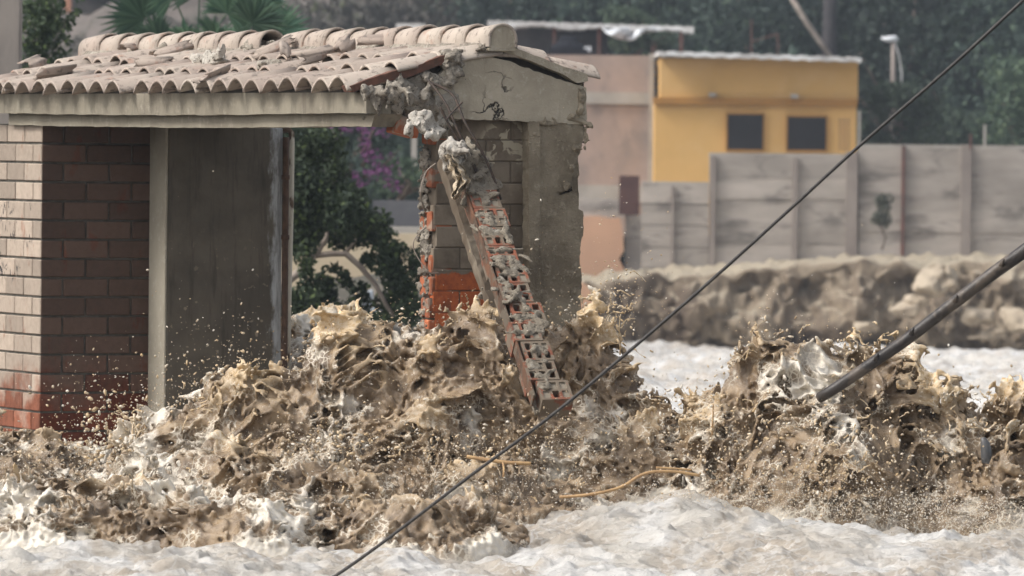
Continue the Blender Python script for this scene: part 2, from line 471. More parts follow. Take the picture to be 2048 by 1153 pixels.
def churn_block(name, x0, x1, y0, y1, zmax, h, zmin=-0.25):
    gx = np.arange(x0, x1 + h, h, dtype=np.float32); gy = np.arange(y0, y1 + h, h, dtype=np.float32)
    gz = np.arange(zmin, zmax, h, dtype=np.float32)
    X2, Y2 = np.meshgrid(gx, gy, indexing='ij')
    H, A = base_h(X2, Y2); H = H.astype(np.float32); A = A.astype(np.float32)
    g0, g1 = np.gradient(H, h); sl = np.sqrt(1 + np.minimum(g0**2 + g1**2, 6.0)).astype(np.float32)
    H = H - (0.16 * (1 - ss((A - 0.03) / 0.10)) + 0.2 * ss((y0 + 0.3 - Y2) / 0.3)).astype(np.float32)
    H3 = H[:, :, None]; Fv = ((gz[None, None, :] - H3) / sl[:, :, None]).astype(np.float32)
    band = np.abs(Fv) < 0.30 * (0.15 + 0.9 * A[:, :, None])
    I = np.nonzero(band)
    Xb, Yb, Zb = gx[I[0]], gy[I[1]], gz[I[2]]
    f, disp = churn(Xb, Yb, Zb, H[I[0], I[1]], sl[I[0], I[1]], A[I[0], I[1]])
    Fv[I] = f
    for ax_ in (0, 1, 2):
        G_ = Fv.copy(); sl_ = [slice(None)] * 3; sa = list(sl_); sb = list(sl_); sc_ = list(sl_)
        sa[ax_] = slice(0, -2); sb[ax_] = slice(2, None); sc_[ax_] = slice(1, -1)
        Fv[tuple(sc_)] = 0.76 * G_[tuple(sc_)] + 0.12 * (G_[tuple(sa)] + G_[tuple(sb)])
    del G_
    V, Q = surfnet(Fv, (x0, y0, zmin), h)
    # attributes at the vertices
    ii = np.clip(((V[:, 0] - x0) / h).astype(int), 0, len(gx) - 1); jj = np.clip(((V[:, 1] - y0) / h).astype(int), 0, len(gy) - 1)
    Av, Hv, sv = A[ii, jj], H[ii, jj], sl[ii, jj]
    s = (V[:, 2] - Hv) / sv
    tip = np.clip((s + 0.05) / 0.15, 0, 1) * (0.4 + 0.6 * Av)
    fo = noise3(V[:, 0], V[:, 1], V[:, 2], 0.55, 0, 71.0) * 0.30 + noise3(V[:, 0], V[:, 1], V[:, 2], 0.16, 1, 15.0) * 0.16
    px = px_of(V[:, 0], V[:, 1]); py = 275 + (CAMZ - V[:, 2]) * F / V[:, 1]
    # aerated froth where the water has just broken: left end of the main wave, head of the right one, low front
    fz = 0.75 * np.exp(-((px - 300) / 90)**2 - ((py - 880) / 90)**2) + 0.62 * np.exp(-((px - 1580) / 130)**2 - ((py - 740) / 70)**2) \
        + 0.5 * np.exp(-((px - 1230) / 60)**2 - ((py - 850) / 70)**2) + 0.30 * ss((py - 900) / 130) + 0.35 * (1 - ss((Av - 0.05) / 0.25)) \
        + 0.8 * np.exp(-((px - 620) / 60)**2 - ((py - 680) / 40)**2) * (V[:, 1] > 31)
    foam = np.clip(fo + fz, 0, 1)
    return V, Q, tip, foam

def churn_object(name, blocks, zmax, h):
    Vs, Qs, T, Fo, b = [], [], [], [], 0
    for (x0, x1, y0, y1) in blocks:
        V, Q, t, f = churn_block(name, x0, x1, y0, y1, zmax, h)
        Vs.append(V); Qs.append(Q + b); T.append(t); Fo.append(f); b += len(V)
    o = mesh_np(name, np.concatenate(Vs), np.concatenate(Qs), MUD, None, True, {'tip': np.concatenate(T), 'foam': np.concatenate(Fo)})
    return tag(o, kind='structure')
HV = 0.0075
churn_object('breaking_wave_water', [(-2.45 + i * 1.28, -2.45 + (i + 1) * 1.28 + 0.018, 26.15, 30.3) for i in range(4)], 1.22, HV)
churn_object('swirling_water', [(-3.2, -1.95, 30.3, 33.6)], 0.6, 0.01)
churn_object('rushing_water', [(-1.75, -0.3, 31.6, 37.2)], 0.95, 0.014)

def river():
    rows = [24.2]
    while rows[-1] < 175:
        rows.append(rows[-1] + max(0.012, 0.012 * (rows[-1] / 27.0)**2.2))
    Y = np.array(rows, np.float32)
    Xn = np.linspace(-0.098, 0.098, 760).astype(np.float32)
    YY, U = np.meshgrid(Y, Xn, indexing='ij')
    XX = U * YY
    H, A = base_h(XX, YY)
    k = np.clip(YY / 30.0, 1, 6)
    w = 0.012 * noise3(XX * 0.8, YY * 0.35, 0 * XX, 0.45, 0, 2.0) + 0.012 * noise3(XX * 0.55, YY * 0.7, 0 * XX, 0.17, 1, 7.0) \
        + 0.007 * noise3(XX * 0.5, YY * 0.9, 0 * XX, 0.075, 0, 17.0) + 0.028 * noise3(XX * 0.5, YY * 0.3, 0 * XX, 1.3, 1, 27.0)
    near_ = np.clip((34 - YY) / 6, 0, 1)
    w = w + near_ * (0.020 * (0.6 - np.abs(noise3(XX * 0.45, YY * 0.8, 0 * XX, 0.13, 1, 51.0))) + 0.009 * (0.6 - np.abs(noise3(XX * 0.5, YY, 0 * XX, 0.055, 0, 57.0))))
    far = 0.055 * noise3(XX * 0.5, YY * 0.22, 0 * XX, 1.5, 0, 33.0) + 0.030 * noise3(XX, YY * 0.4, 0 * XX, 0.5, 1, 37.0)
    t = ss((YY - 31) / 14)
    Z = np.where(YY < 37.5, swell_h(px_of(XX, YY), YY), H) - 0.02 + w * (1 - 0.3 * t) + far * t
    inside = ((YY > 26.9) & (YY < 30.1) & (A > 0.2)) | ((YY > 31) & (YY < 37) & (A > 0.16))
    Z = np.where(inside, Z - 0.06, Z)
    foam = np.clip(0.35 + 0.35 * noise3(XX, YY * 0.4, 0 * XX, 0.6, 1, 9.0) + 0.2 * noise3(XX, YY * 0.4, 0 * XX, 0.2, 0, 19.0), 0, 1)
    n, mm = YY.shape
    idx = np.arange(n * mm).reshape(n, mm)
    Q = np.stack([idx[:-1, :-1], idx[:-1, 1:], idx[1:, 1:], idx[1:, :-1]], -1).reshape(-1, 4)
    V = np.stack([XX, YY, Z], -1).reshape(-1, 3)
    tag(mesh_np('river_water', V, Q, FLOW, None, True, {'foam': foam.ravel()}), kind='structure')
river()
# ------------------------------------------------------------------ the brick gatehouse
PHI = radians(25.3)
CP, SP = cos(PHI), sin(PHI)
OX, OY = -0.674, 29.95
def _uv(px, py):
    u, v = px - 1024.0, py - 576.5
    return (u + ROLL * v) / F, (v - ROLL * u + 301.5) / F
def gab(px, py, y=0.0):
    """(x, z) in the gatehouse frame of a point on the plane y = const"""
    k, w = _uv(px, py)
    x = (k * (OY + y * CP) - OX + y * SP) / (CP - k * SP)
    return x, CAMZ - w * (OY + x * SP + y * CP)
def eav(px, py, x=0.0):
    """(y, z) of a point on the plane x = const"""
    k, w = _uv(px, py)
    y = -(k * (OY + x * SP) - OX - x * CP) / (SP + k * CP)
    return y, CAMZ - w * (OY + x * SP + y * CP)
shelter = thing('brick_gatehouse', 'small tiled roof brick gatehouse with a broken gable end standing in the flood', 'gatehouse', (OX, OY, 0), PHI)

# -- materials
def brick_mat(name, dusty, red, zc, zw, dark=1.0, flecks=False):
    """bricks under an old coat of dust and paint that the flood has washed off below height zc"""
    m = NT_(name)
    co = m.coords(); z = m.sep(co)[2]
    n1 = m.noise(co, 5, 5, 0.6); n2 = m.noise(co, 30, 6, 0.65); n3 = m.noise(m.coords((1, 1, 0.35)), 14, 5, 0.65)
    t = m.attr('tint')
    washed = m.ramp(m.math('ADD', z, m.math('ADD', m.math('MULTIPLY', m.math('SUBTRACT', n1, 0.5), -0.55), m.math('MULTIPLY', m.math('SUBTRACT', t, 0.5), 0.16))), zc - zw, zc + zw)
    redc = m.mix(m.ramp(n2, 0.3, 0.7), red, tuple(c * 0.6 for c in red))
    dus = m.mix(m.ramp(n2, 0.3, 0.75), dusty, tuple(c * 0.8 for c in dusty))
    spot = m.ramp(n3, 0.60, 0.68)
    dus = m.mix(m.math('MULTIPLY', spot, 0.55), dus, redc)
    if flecks:
        s_ = m.sep(co); nf = m.noise(m.coords((1, 1, 0.45)), 34, 6, 0.75, 0.8); ng = m.noise(co, 4.5, 3, 0.6)
        zz = m.math('MULTIPLY', m.ramp(z, 0.86, 0.95), m.ramp(z, 1.40, 1.30))
        fk = m.math('MULTIPLY', m.math('MULTIPLY', m.ramp(nf, 0.54, 0.60), m.ramp(ng, 0.46, 0.54)), m.math('MULTIPLY', zz, m.ramp(s_[1], yp + 0.10, yp + 0.16)))
        dus = m.mix(fk, dus, (0.02, 0.02, 0.024))
    col = m.mix(washed, redc, dus)
    vm = m.n('ShaderNodeVectorMath'); vm.operation = 'SCALE'; m.L(col, vm.inputs[0]); m.L(m.ramp(t, 0, 1, 0.78 * dark, 1.18 * dark), vm.inputs['Scale'])
    m.bump(m.math('ADD', n2, m.math('MULTIPLY', m.noise(co, 120, 4, 0.6), 0.4)), 0.5, 0.004)
    return m.done(vm.outputs[0], 0.85, 0.2)
PLASTER = None
def plaster_mat(name, c1, c2, c3, bumps=0.6, cracks=True, streak=(0.16, 0.13, 0.10), crack_scale=3.2, pits=False):
    m = NT_(name)
    co = m.coords()
    n1 = m.noise(co, 2.6, 6, 0.62, 0.3); n2 = m.noise(co, 22, 6, 0.7); n3 = m.noise(m.coords((1.6, 1.6, 0.25)), 6, 5, 0.65)
    n4 = m.noise(co, 90, 4, 0.6)
    col = m.mix(m.ramp(n1, 0.35, 0.65), c1, c2)
    col = m.mix(m.ramp(n2, 0.52, 0.72), col, c3)
    col = m.mix(m.math('MULTIPLY', m.ramp(n3, 0.55, 0.72), 0.55), col, streak)
    if pits:
        n5 = m.noise(co, 48, 5, 0.75, 0.5)
        col = m.mix(m.math('MULTIPLY', m.ramp(n5, 0.46, 0.38), 0.85), col, (0.05, 0.042, 0.034))
        col = m.mix(m.math('MULTIPLY', m.ramp(n5, 0.58, 0.66), 0.6), col, c3)
        n4 = m.math('ADD', n4, m.math('MULTIPLY', n5, 1.5))
    h = m.math('ADD', m.math('MULTIPLY', n2, 1.0), m.math('MULTIPLY', n4, 0.45))
    if cracks:
        wc = m.n('ShaderNodeVectorMath'); wc.operation = 'ADD'; m.L(co, wc.inputs[0])
        nn = m.n('ShaderNodeTexNoise'); m.L(co, nn.inputs['Vector']); nn.inputs['Scale'].default_value = 7; nn.inputs['Detail'].default_value = 5
        vs = m.n('ShaderNodeVectorMath'); vs.operation = 'SCALE'; m.L(nn.outputs[1], vs.inputs[0]); vs.inputs['Scale'].default_value = 0.22
        m.L(vs.outputs[0], wc.inputs[1])
        v = m.voro(wc.outputs[0], crack_scale)
        line = m.ramp(v, 0.003, 0.016, 1.0, 0.0)
        msk = m.math('MULTIPLY', line, m.ramp(m.noise(co, 2.0, 2, 0.5), 0.50, 0.60))
        col = m.mix(msk, col, (0.03, 0.026, 0.022))
        h = m.math('SUBTRACT', h, m.math('MULTIPLY', msk, 1.2))
    m.bump(h, bumps, 0.012)
    return m.done(col, 0.9, 0.15)
yp, _ = eav(81, 560, 0.05)
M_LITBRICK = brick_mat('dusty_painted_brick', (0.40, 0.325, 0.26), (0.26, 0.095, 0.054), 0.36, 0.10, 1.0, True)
M_JAMB = brick_mat('shade_brown_brick', (0.115, 0.074, 0.056), (0.15, 0.044, 0.025), 0.42, 0.14)  # less dusty brown brick, its colour darkened further for the porch shade
M_RECESS = brick_mat('plastered_brick', (0.205, 0.165, 0.125), (0.42, 0.12, 0.045), 1.06, 0.03)
M_MORTAR = rough_mat('dark_mortar', (0.075, 0.07, 0.06), (0.14, 0.13, 0.11), 14, 0.95, 0.4, 0.006)
M_GABLE = plaster_mat('gable_plaster', (0.48, 0.42, 0.325), (0.36, 0.312, 0.236), (0.53, 0.475, 0.385))
M_COLUMN = plaster_mat('column_plaster', (0.35, 0.295, 0.215), (0.19, 0.155, 0.11), (0.42, 0.365, 0.275), 1.6, True, (0.075, 0.06, 0.045), 2.2, pits=False)
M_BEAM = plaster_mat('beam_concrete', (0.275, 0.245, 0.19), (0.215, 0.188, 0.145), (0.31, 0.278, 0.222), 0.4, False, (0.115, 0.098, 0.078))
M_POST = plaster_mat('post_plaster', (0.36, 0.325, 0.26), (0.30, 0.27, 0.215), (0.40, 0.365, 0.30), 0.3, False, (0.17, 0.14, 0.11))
M_DARK = rough_mat('shade_dark_concrete', (0.045, 0.04, 0.034), (0.08, 0.07, 0.06), 5, 0.95, 0.4)  # dark colour stands in for shade inside gaps and under the roof
M_RUBBLE = plaster_mat('broken_concrete', (0.37, 0.33, 0.275), (0.19, 0.163, 0.13), (0.52, 0.48, 0.41), 1.0, False, (0.13, 0.11, 0.09), pits=True)
M_PALECON = plaster_mat('pale_broken_concrete', (0.52, 0.48, 0.42), (0.33, 0.295, 0.25), (0.60, 0.57, 0.51), 0.9, False, (0.26, 0.23, 0.19), pits=True)
M_ORANGE = rough_mat('raw_orange_brick', (0.38, 0.115, 0.05), (0.24, 0.085, 0.045), 12, 0.85, 0.6, 0.006, None, (0.30, 0.22, 0.165), 9, (0.5, 0.62), 0.2)
M_STEEL = rough_mat('rusty_rebar', (0.042, 0.034, 0.03), (0.085, 0.058, 0.043), 40, 0.7, 0.3, 0.002)
def tile_mat():
    m = NT_('clay_roof_tile')
    co = m.coords(); t = m.attr('tint')
    n1 = m.noise(co, 3.5, 5, 0.6); n2 = m.noise(co, 26, 6, 0.7); n3 = m.noise(co, 9, 5, 0.6)
    col = m.mix(t, (0.30, 0.24, 0.20), (0.46, 0.395, 0.33))
    col = m.mix(m.ramp(n1, 0.4, 0.7, 0, 0.6), col, (0.37, 0.29, 0.245))
    col = m.mix(m.math('MULTIPLY', m.ramp(n2, 0.52, 0.66), 0.85), col, (0.15, 0.125, 0.105))
    col = m.mix(m.math('MULTIPLY', m.ramp(n3, 0.58, 0.7), 0.5), col, (0.36, 0.20, 0.14))
    m.bump(n2, 0.35, 0.004)
    return m.done(col, 0.8, 0.25)
M_TILE = tile_mat()
M_TILEEND = rough_mat('tile_broken_clay', (0.17, 0.082, 0.057), (0.10, 0.058, 0.043), 18, 0.9, 0.5, 0.004)

# -- roof
XR, ZR = 0.67, 2.092            # ridge line and height of the tile bed there
SLOPE = math.tan(radians(14.3))
ROOF_L = 5.10
def zbed(x): return ZR - abs(x - XR) * SLOPE
def tile_profile(n=12, wide=0.2, h=0.057):
    return [(-wide/2 + wide * i / n, h * abs(sin(pi * (i / n))) ** 0.85) for i in range(n + 1)]
def add_tile(mb, yc, xlo, sgn, ln, tint, dz=0.0, skew=0.0, roll=0.0, wide=0.208, h=0.057, th=0.013):
    """one clay tile: its lower edge at xlo, running uphill for ln (sgn = direction of uphill)"""
    pr = tile_profile(12, wide, h)
    vs = []
    segs = [0.0, 0.02, 0.5, 1.0]
    for layer in (0, 1):
        for s_ in segs:
            x = xlo + sgn * ln * s_ * cos(math.atan(SLOPE))
            lift = 0.020 * (1 - s_)
            for (yy, zz) in pr:
                z = zbed(x) + lift + zz * (1.0 - 0.12 * s_) + dz + roll * yy - (th if layer else 0)
                y = yc + yy * (1 - 0.06 * s_) + skew * (s_ - 0.5)
                vs.append((x, y, z))
    n = len(pr); S = len(segs)
    fs = []
    for i in range(S - 1):
        for k in range(n - 1):
            a, b, c, d = i*n+k, i*n+k+1, (i+1)*n+k+1, (i+1)*n+k
            f = (a, b, c, d) if sgn < 0 else (a, d, c, b)
            fs.append(f); o = S * n
            fs.append(tuple(o + q for q in f[::-1]))
    o = S * n
    for k in range(n - 1):
        f = (k, k+1, o+k+1, o+k); fs.append(f if sgn > 0 else f[::-1])
        b = (S-1)*n
        f = (b+k, b+k+1, o+b+k+1, o+b+k); fs.append(f if sgn < 0 else f[::-1])
    for i in range(S - 1):
        for b in (0, n - 1):
            f = (i*n+b, (i+1)*n+b, o+(i+1)*n+b, o+i*n+b); fs.append(f if (b == 0) == (sgn < 0) else f[::-1])
    mb.add(vs, fs, tint)
rt = random.Random(5)
mb = MB()
ncol = 25
holes = {(13, 0), (6, 1), (19, 1)}
for j in range(ncol):
    yc = 0.098 + j * 0.2
    for r in range(3):
        if (j, r) in holes: continue
        worn = 1.0 if j < 2 else rt.uniform(0.15, 0.85)
        big = rt.random() < 0.16
        add_tile(mb, yc + rt.uniform(-0.01, 0.01), -0.115 + r * 0.243 + rt.uniform(-0.014, 0.014), 1, 0.32, worn,
                 rt.uniform(-0.004, 0.007) + (0.012 if big else 0), rt.uniform(-0.012, 0.012) * (4 if big else 1), rt.uniform(-0.05, 0.05) * (4 if big else 1))
mb.build('roof_tiles', M_TILE, shelter, True, 'front slope of faded clay tiles, several of them cracked and slipped')
mb = MB()
for j in range(ncol):
    for r in range(2):
        add_tile(mb, 0.098 + j * 0.2, 1.19 - r * 0.26, -1, 0.30, 0.95 if j < 2 else rt.uniform(0.3, 0.9), 0.008 if j == 0 else 0)
mb.build('roof_tiles', M_TILE, shelter, True, 'rear slope of faded clay tiles behind the ridge')
def arch(mb, y0, y1, r, zc, leg, tint, th=0.012, x=XR, dz0=0.0, dz1=0.0, grow=0.0):
    n = 12
    vs = []
    for layer in (0, 1):
        for (y, dz, g) in ((y0, dz0, grow), (y1, dz1, 0)):
            rr = r + g - (th if layer else 0)
            pr = [(-rr, -leg)] + [(-rr * cos(pi * k / n), rr * sin(pi * k / n)) for k in range(n + 1)] + [(rr, -leg)]
            vs += [(x + a, y, zc + b + dz) for a, b in pr]
    m = n + 3; fs = []
    for k in range(m - 1):
        fs.append((k, k+1, m+k+1, m+k)); fs.append((2*m+k+1, 2*m+k, 3*m+k, 3*m+k+1))
        fs.append((k+1, k, 2*m+k, 2*m+k+1)); fs.append((m+k, m+k+1, 3*m+k+1, 3*m+k))
    mb.add(vs, fs, tint)
# ridge caps, each one a part
k = 0; y = -0.035
while y < ROOF_L - 0.1:
    gap = 2.25 < y < 2.55
    if not gap:
        c = MB(); arch(c, y, y + 0.315, 0.066, 2.147 + rt.uniform(-0.003, 0.003), 0.035, 0.95 if k < 3 else rt.uniform(0.45, 0.95), dz0=0.010, dz1=-0.004, grow=0.009)
        c.build('ridge_tile', M_TILE, shelter, True)
    y += 0.272; k += 1
mb = MB()
mb.prism([(XR - 0.13, ZR - 0.02), (XR - 0.062, 2.148), (XR + 0.062, 2.148), (XR + 0.13, ZR - 0.02)], 0.0, ROOF_L - 0.05)
mb.build('ridge_mortar', M_RUBBLE, shelter)
# closing disc of the ridge
mb = MB()
pr = [(XR - 0.068, 2.10), (XR - 0.068, 2.147)] + [(XR - 0.068 * cos(pi * q / 14), 2.147 + 0.070 * sin(pi * q / 14)) for q in range(1, 14)] + [(XR + 0.068, 2.147), (XR + 0.068, 2.10)]
mb.prism(pr, -0.030, -0.002)
mb.build('ridge_end_cap', M_GABLE, shelter)
# roof slab with the tile bed on it
mb = MB()
mb.prism([(-0.02, zbed(-0.02) - 0.004), (XR, ZR - 0.004), (1.13, zbed(1.13) - 0.004), (1.13, 1.87), (-0.02, 1.87)], 0.17, ROOF_L)
mb.build('roof_slab', M_DARK, shelter)

# -- eaves beam in two steps
def jag(poly, step=0.03, amp=0.006, seed=1, closed=True):
    """subdivide an outline and roughen it"""
    r = random.Random(seed); out = []
    n = len(poly)
    for i in range(n):
        a, b = poly[i], poly[(i + 1) % n]
        L = math.hypot(b[0] - a[0], b[1] - a[1]); m = max(1, int(L / step))
        for q in range(m):
            t = q / m
            out.append((a[0] + (b[0] - a[0]) * t + r.uniform(-amp, amp), a[1] + (b[1] - a[1]) * t + r.uniform(-amp, amp)))
    return out
zf0 = eav(400, 226, -0.06)[1]; zf1 = 1.900; zb0 = eav(400, 251, -0.02)[1]
yb = eav(722, 200, -0.06)[0]
def beam(name, x0, x1, z0, z1, ys, ye, mat, sag=0.0, seed=1, broken=True):
    r = random.Random(seed); n = 60; vs = []
    for i in range(n + 1):
        y = ys + (ye - ys) * i / n
        dz = -sag * sin(pi * min(max((y - 0.2) / 5, 0), 1)) + r.uniform(-0.0025, 0.0025)
        br = r.uniform(0, 0.0)
        vs += [(x0 + r.uniform(-0.0015, 0.0015), y, z0 + dz), (x0 + r.uniform(-0.0015, 0.0015), y, z1), (x1, y, z1), (x1, y, z0 + dz)]
    if broken:
        for q in range(4):
            x, y, z = vs[q]; vs[q] = (x, y + r.uniform(-0.05, 0.05), z)
    fs = [(3, 2, 1, 0), tuple(n * 4 + q for q in range(4))]
    for i in range(n):
        for q in range(4):
            a = i * 4 + q; b = i * 4 + (q + 1) % 4
            fs.append((a, b, b + 4, a + 4))
    m_ = MB(); m_.add(vs, fs, 0.5)
    return m_.build(name, mat, shelter)
beam('fascia_board', -0.025, 0.10, zf0, zf1, 0.0, 5.06, M_BEAM, 0.012, 3)
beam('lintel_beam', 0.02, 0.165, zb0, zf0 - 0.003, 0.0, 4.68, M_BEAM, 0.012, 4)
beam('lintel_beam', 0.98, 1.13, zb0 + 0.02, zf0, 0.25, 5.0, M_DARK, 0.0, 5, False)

# -- brickwork as real courses
def brick_face(name, mat, horiz, x0, x1, z0, z1, plane, outward, depth=0.11, pitch=0.255, course=0.1, off=0.0, parent=None, seed=0, jitter=0.0015, mw=0.011, ragged=0.0):
    """running-bond brick skin. horiz='x': lies in a plane y=const, 'y': in a plane x=const"""
    r = random.Random(seed); m_ = MB()
    nz = int(round((z1 - z0) / course))
    for c in range(nz):
        za, zb_ = z1 - (c + 1) * course, z1 - c * course - mw
        s = x0 - pitch + ((off + 0.5 * (c % 2)) * pitch) % pitch
        while s < x1:
            a, b = max(s, x0), min(s + pitch - mw, x1)
            if b - a > 0.02:
                p = plane + outward * r.uniform(0, jitter * 2)
                q = plane - outward * depth
                if ragged and s < x0: a += r.uniform(-ragged, ragged)
                lo, hi = min(p, q), max(p, q)
                t = r.random()
                if horiz == 'x': m_.box((a, lo, za), (b, hi, zb_), t, None, 0.004)
                else: m_.box((lo, a, za), (hi, b, zb_), t, None, 0.004)
            s += pitch
    return m_.build(name, mat, parent)
yp, _ = eav(81, 560, 0.05)
xp, _ = gab(303, 560, yp)
pillar = link(bpy.data.objects.new('brick_pillar', None), shelter)
ztop = zb0 + 0.005
mb = MB(); mb.box((0.058, yp + 0.010, -0.6), (xp, yp + 1.2, ztop - 0.004)); 
bpy.data.objects.remove(pillar)
pillar = mb.build('brick_pillar', M_MORTAR, shelter)
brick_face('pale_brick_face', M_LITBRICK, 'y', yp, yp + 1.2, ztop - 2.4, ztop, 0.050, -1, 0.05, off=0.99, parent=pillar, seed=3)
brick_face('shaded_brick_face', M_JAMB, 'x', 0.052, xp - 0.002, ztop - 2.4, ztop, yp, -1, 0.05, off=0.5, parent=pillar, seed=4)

# -- plastered post and the dark wall beside it
y2, _ = eav(335, 560, xp)
xw, _ = gab(563, 560, y2)
mb = MB(); n = 26
r_ = random.Random(8)
mb.box((xp - 0.016, y2 + 0.002, -0.6), (xp - 0.001, yp + 0.002, ztop - 0.01), 0.5, None, 0.004)
mb.build('plaster_post', M_POST, shelter)
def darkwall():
    m = NT_('shade_dark_plaster')
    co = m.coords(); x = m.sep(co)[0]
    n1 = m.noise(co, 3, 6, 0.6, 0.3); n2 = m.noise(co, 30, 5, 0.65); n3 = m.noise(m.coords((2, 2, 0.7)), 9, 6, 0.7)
    col = m.mix(m.ramp(n1, 0.35, 0.65), (0.084, 0.071, 0.054), (0.125, 0.105, 0.079))  # plaster base colour darkened to deepen the porch shade
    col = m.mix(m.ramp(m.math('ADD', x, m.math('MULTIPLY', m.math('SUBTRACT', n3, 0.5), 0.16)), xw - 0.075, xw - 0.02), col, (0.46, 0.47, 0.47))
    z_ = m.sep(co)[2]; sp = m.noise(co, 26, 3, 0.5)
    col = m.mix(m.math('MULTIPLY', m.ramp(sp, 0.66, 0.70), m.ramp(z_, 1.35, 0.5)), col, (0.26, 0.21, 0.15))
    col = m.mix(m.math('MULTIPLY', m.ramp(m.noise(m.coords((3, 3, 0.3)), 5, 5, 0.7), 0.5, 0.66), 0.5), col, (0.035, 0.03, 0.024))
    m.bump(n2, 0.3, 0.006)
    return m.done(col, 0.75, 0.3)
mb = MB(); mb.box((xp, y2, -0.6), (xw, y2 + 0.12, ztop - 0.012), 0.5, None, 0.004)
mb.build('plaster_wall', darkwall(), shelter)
M_PIPE = rough_mat('rusty_brown_pipe', (0.055, 0.03, 0.018), (0.10, 0.055, 0.032), 20, 0.6, 0.5, 0.004)
def pipe2():
    m = NT_('peeling_painted_pipe')
    co = m.coords((1, 1, 0.4)); n = m.noise(co, 9, 5, 0.6)
    return m.done(m.mix(m.ramp(n, 0.52, 0.60), (0.50, 0.46, 0.38), (0.11, 0.07, 0.045)), 0.7, 0.3)
pts = []
for py in range(275, 800, 40):
    x, z = gab(572 - (py - 275) * 0.008, py, y2 - 0.03); pts.append((x, y2 - 0.03, z))
mb = MB(); mb.tube(pts, 0.0175, 10)
for q in (2, 5): mb.tube([Vector(pts[q]) + Vector((0, 0, 0.012)), Vector(pts[q]) - Vector((0, 0, 0.012))], 0.022, 10)
mb.build('drain_pipe', M_PIPE, shelter, True, 'dark rusty drain pipe')
pts = [gab(566, 262, y2 + 0.02), gab(577, 259, y2 + 0.02), gab(583, 266, y2 + 0.02), gab(583.5, 290, y2 + 0.02), gab(582, 400, y2 + 0.02), gab(580, 480, y2 + 0.02), gab(577, 600, y2 + 0.02), gab(574, 780, y2 + 0.02)]
mb = MB(); mb.tube([(a, y2 + 0.02, b) for a, b in pts], 0.016, 10)
mb.build('drain_pipe', pipe2(), shelter, True, 'pale peeling pipe with a bent top')

# -- gable end
def G(pts, y=0.0): return [gab(a, b, y) for a, b in pts]
P = jag(G([(905, 128), (935, 119), (965, 113), (1000, 117), (1040, 131), (1085, 149), (1120, 160), (1150, 170), (1172, 176), (1173, 240), (1165, 250), (1110, 247), (1060, 244), (980, 240), (905, 238), (882, 215), (870, 190), (878, 150)]), 0.022, 0.004, 2)
MB().prism(P, 0.0, 0.045).build('gable_wall', M_GABLE, shelter)
P = jag(G([(975, 96), (1030, 97), (1100, 124), (1173, 150), (1174, 164), (1152, 166), (1120, 147), (1085, 134), (1045, 117), (1005, 104), (970, 103)]), 0.03, 0.002, 3)
MB().prism(P, -0.012, 0.17).build('verge_board', M_GABLE, shelter)
P = G([(790, 168), (900, 120), (980, 100), (1168, 160), (1168, 238), (1000, 236), (800, 236)], 0.045)
MB().prism(P, 0.047, 0.168).build('gable_shade_core', M_DARK, shelter)  # dark backing, so the crack under the verge reads as deep shade
# reddish clay edge under the verge tiles
P = jag(G([(700, 172), (760, 150), (832, 132), (880, 112), (903, 108), (892, 126), (836, 147), (806, 158), (770, 163), (705, 184)]), 0.03, 0.002, 4)
MB().prism(P, -0.01, 0.10).build('broken_tile_edge', M_TILEEND, shelter)

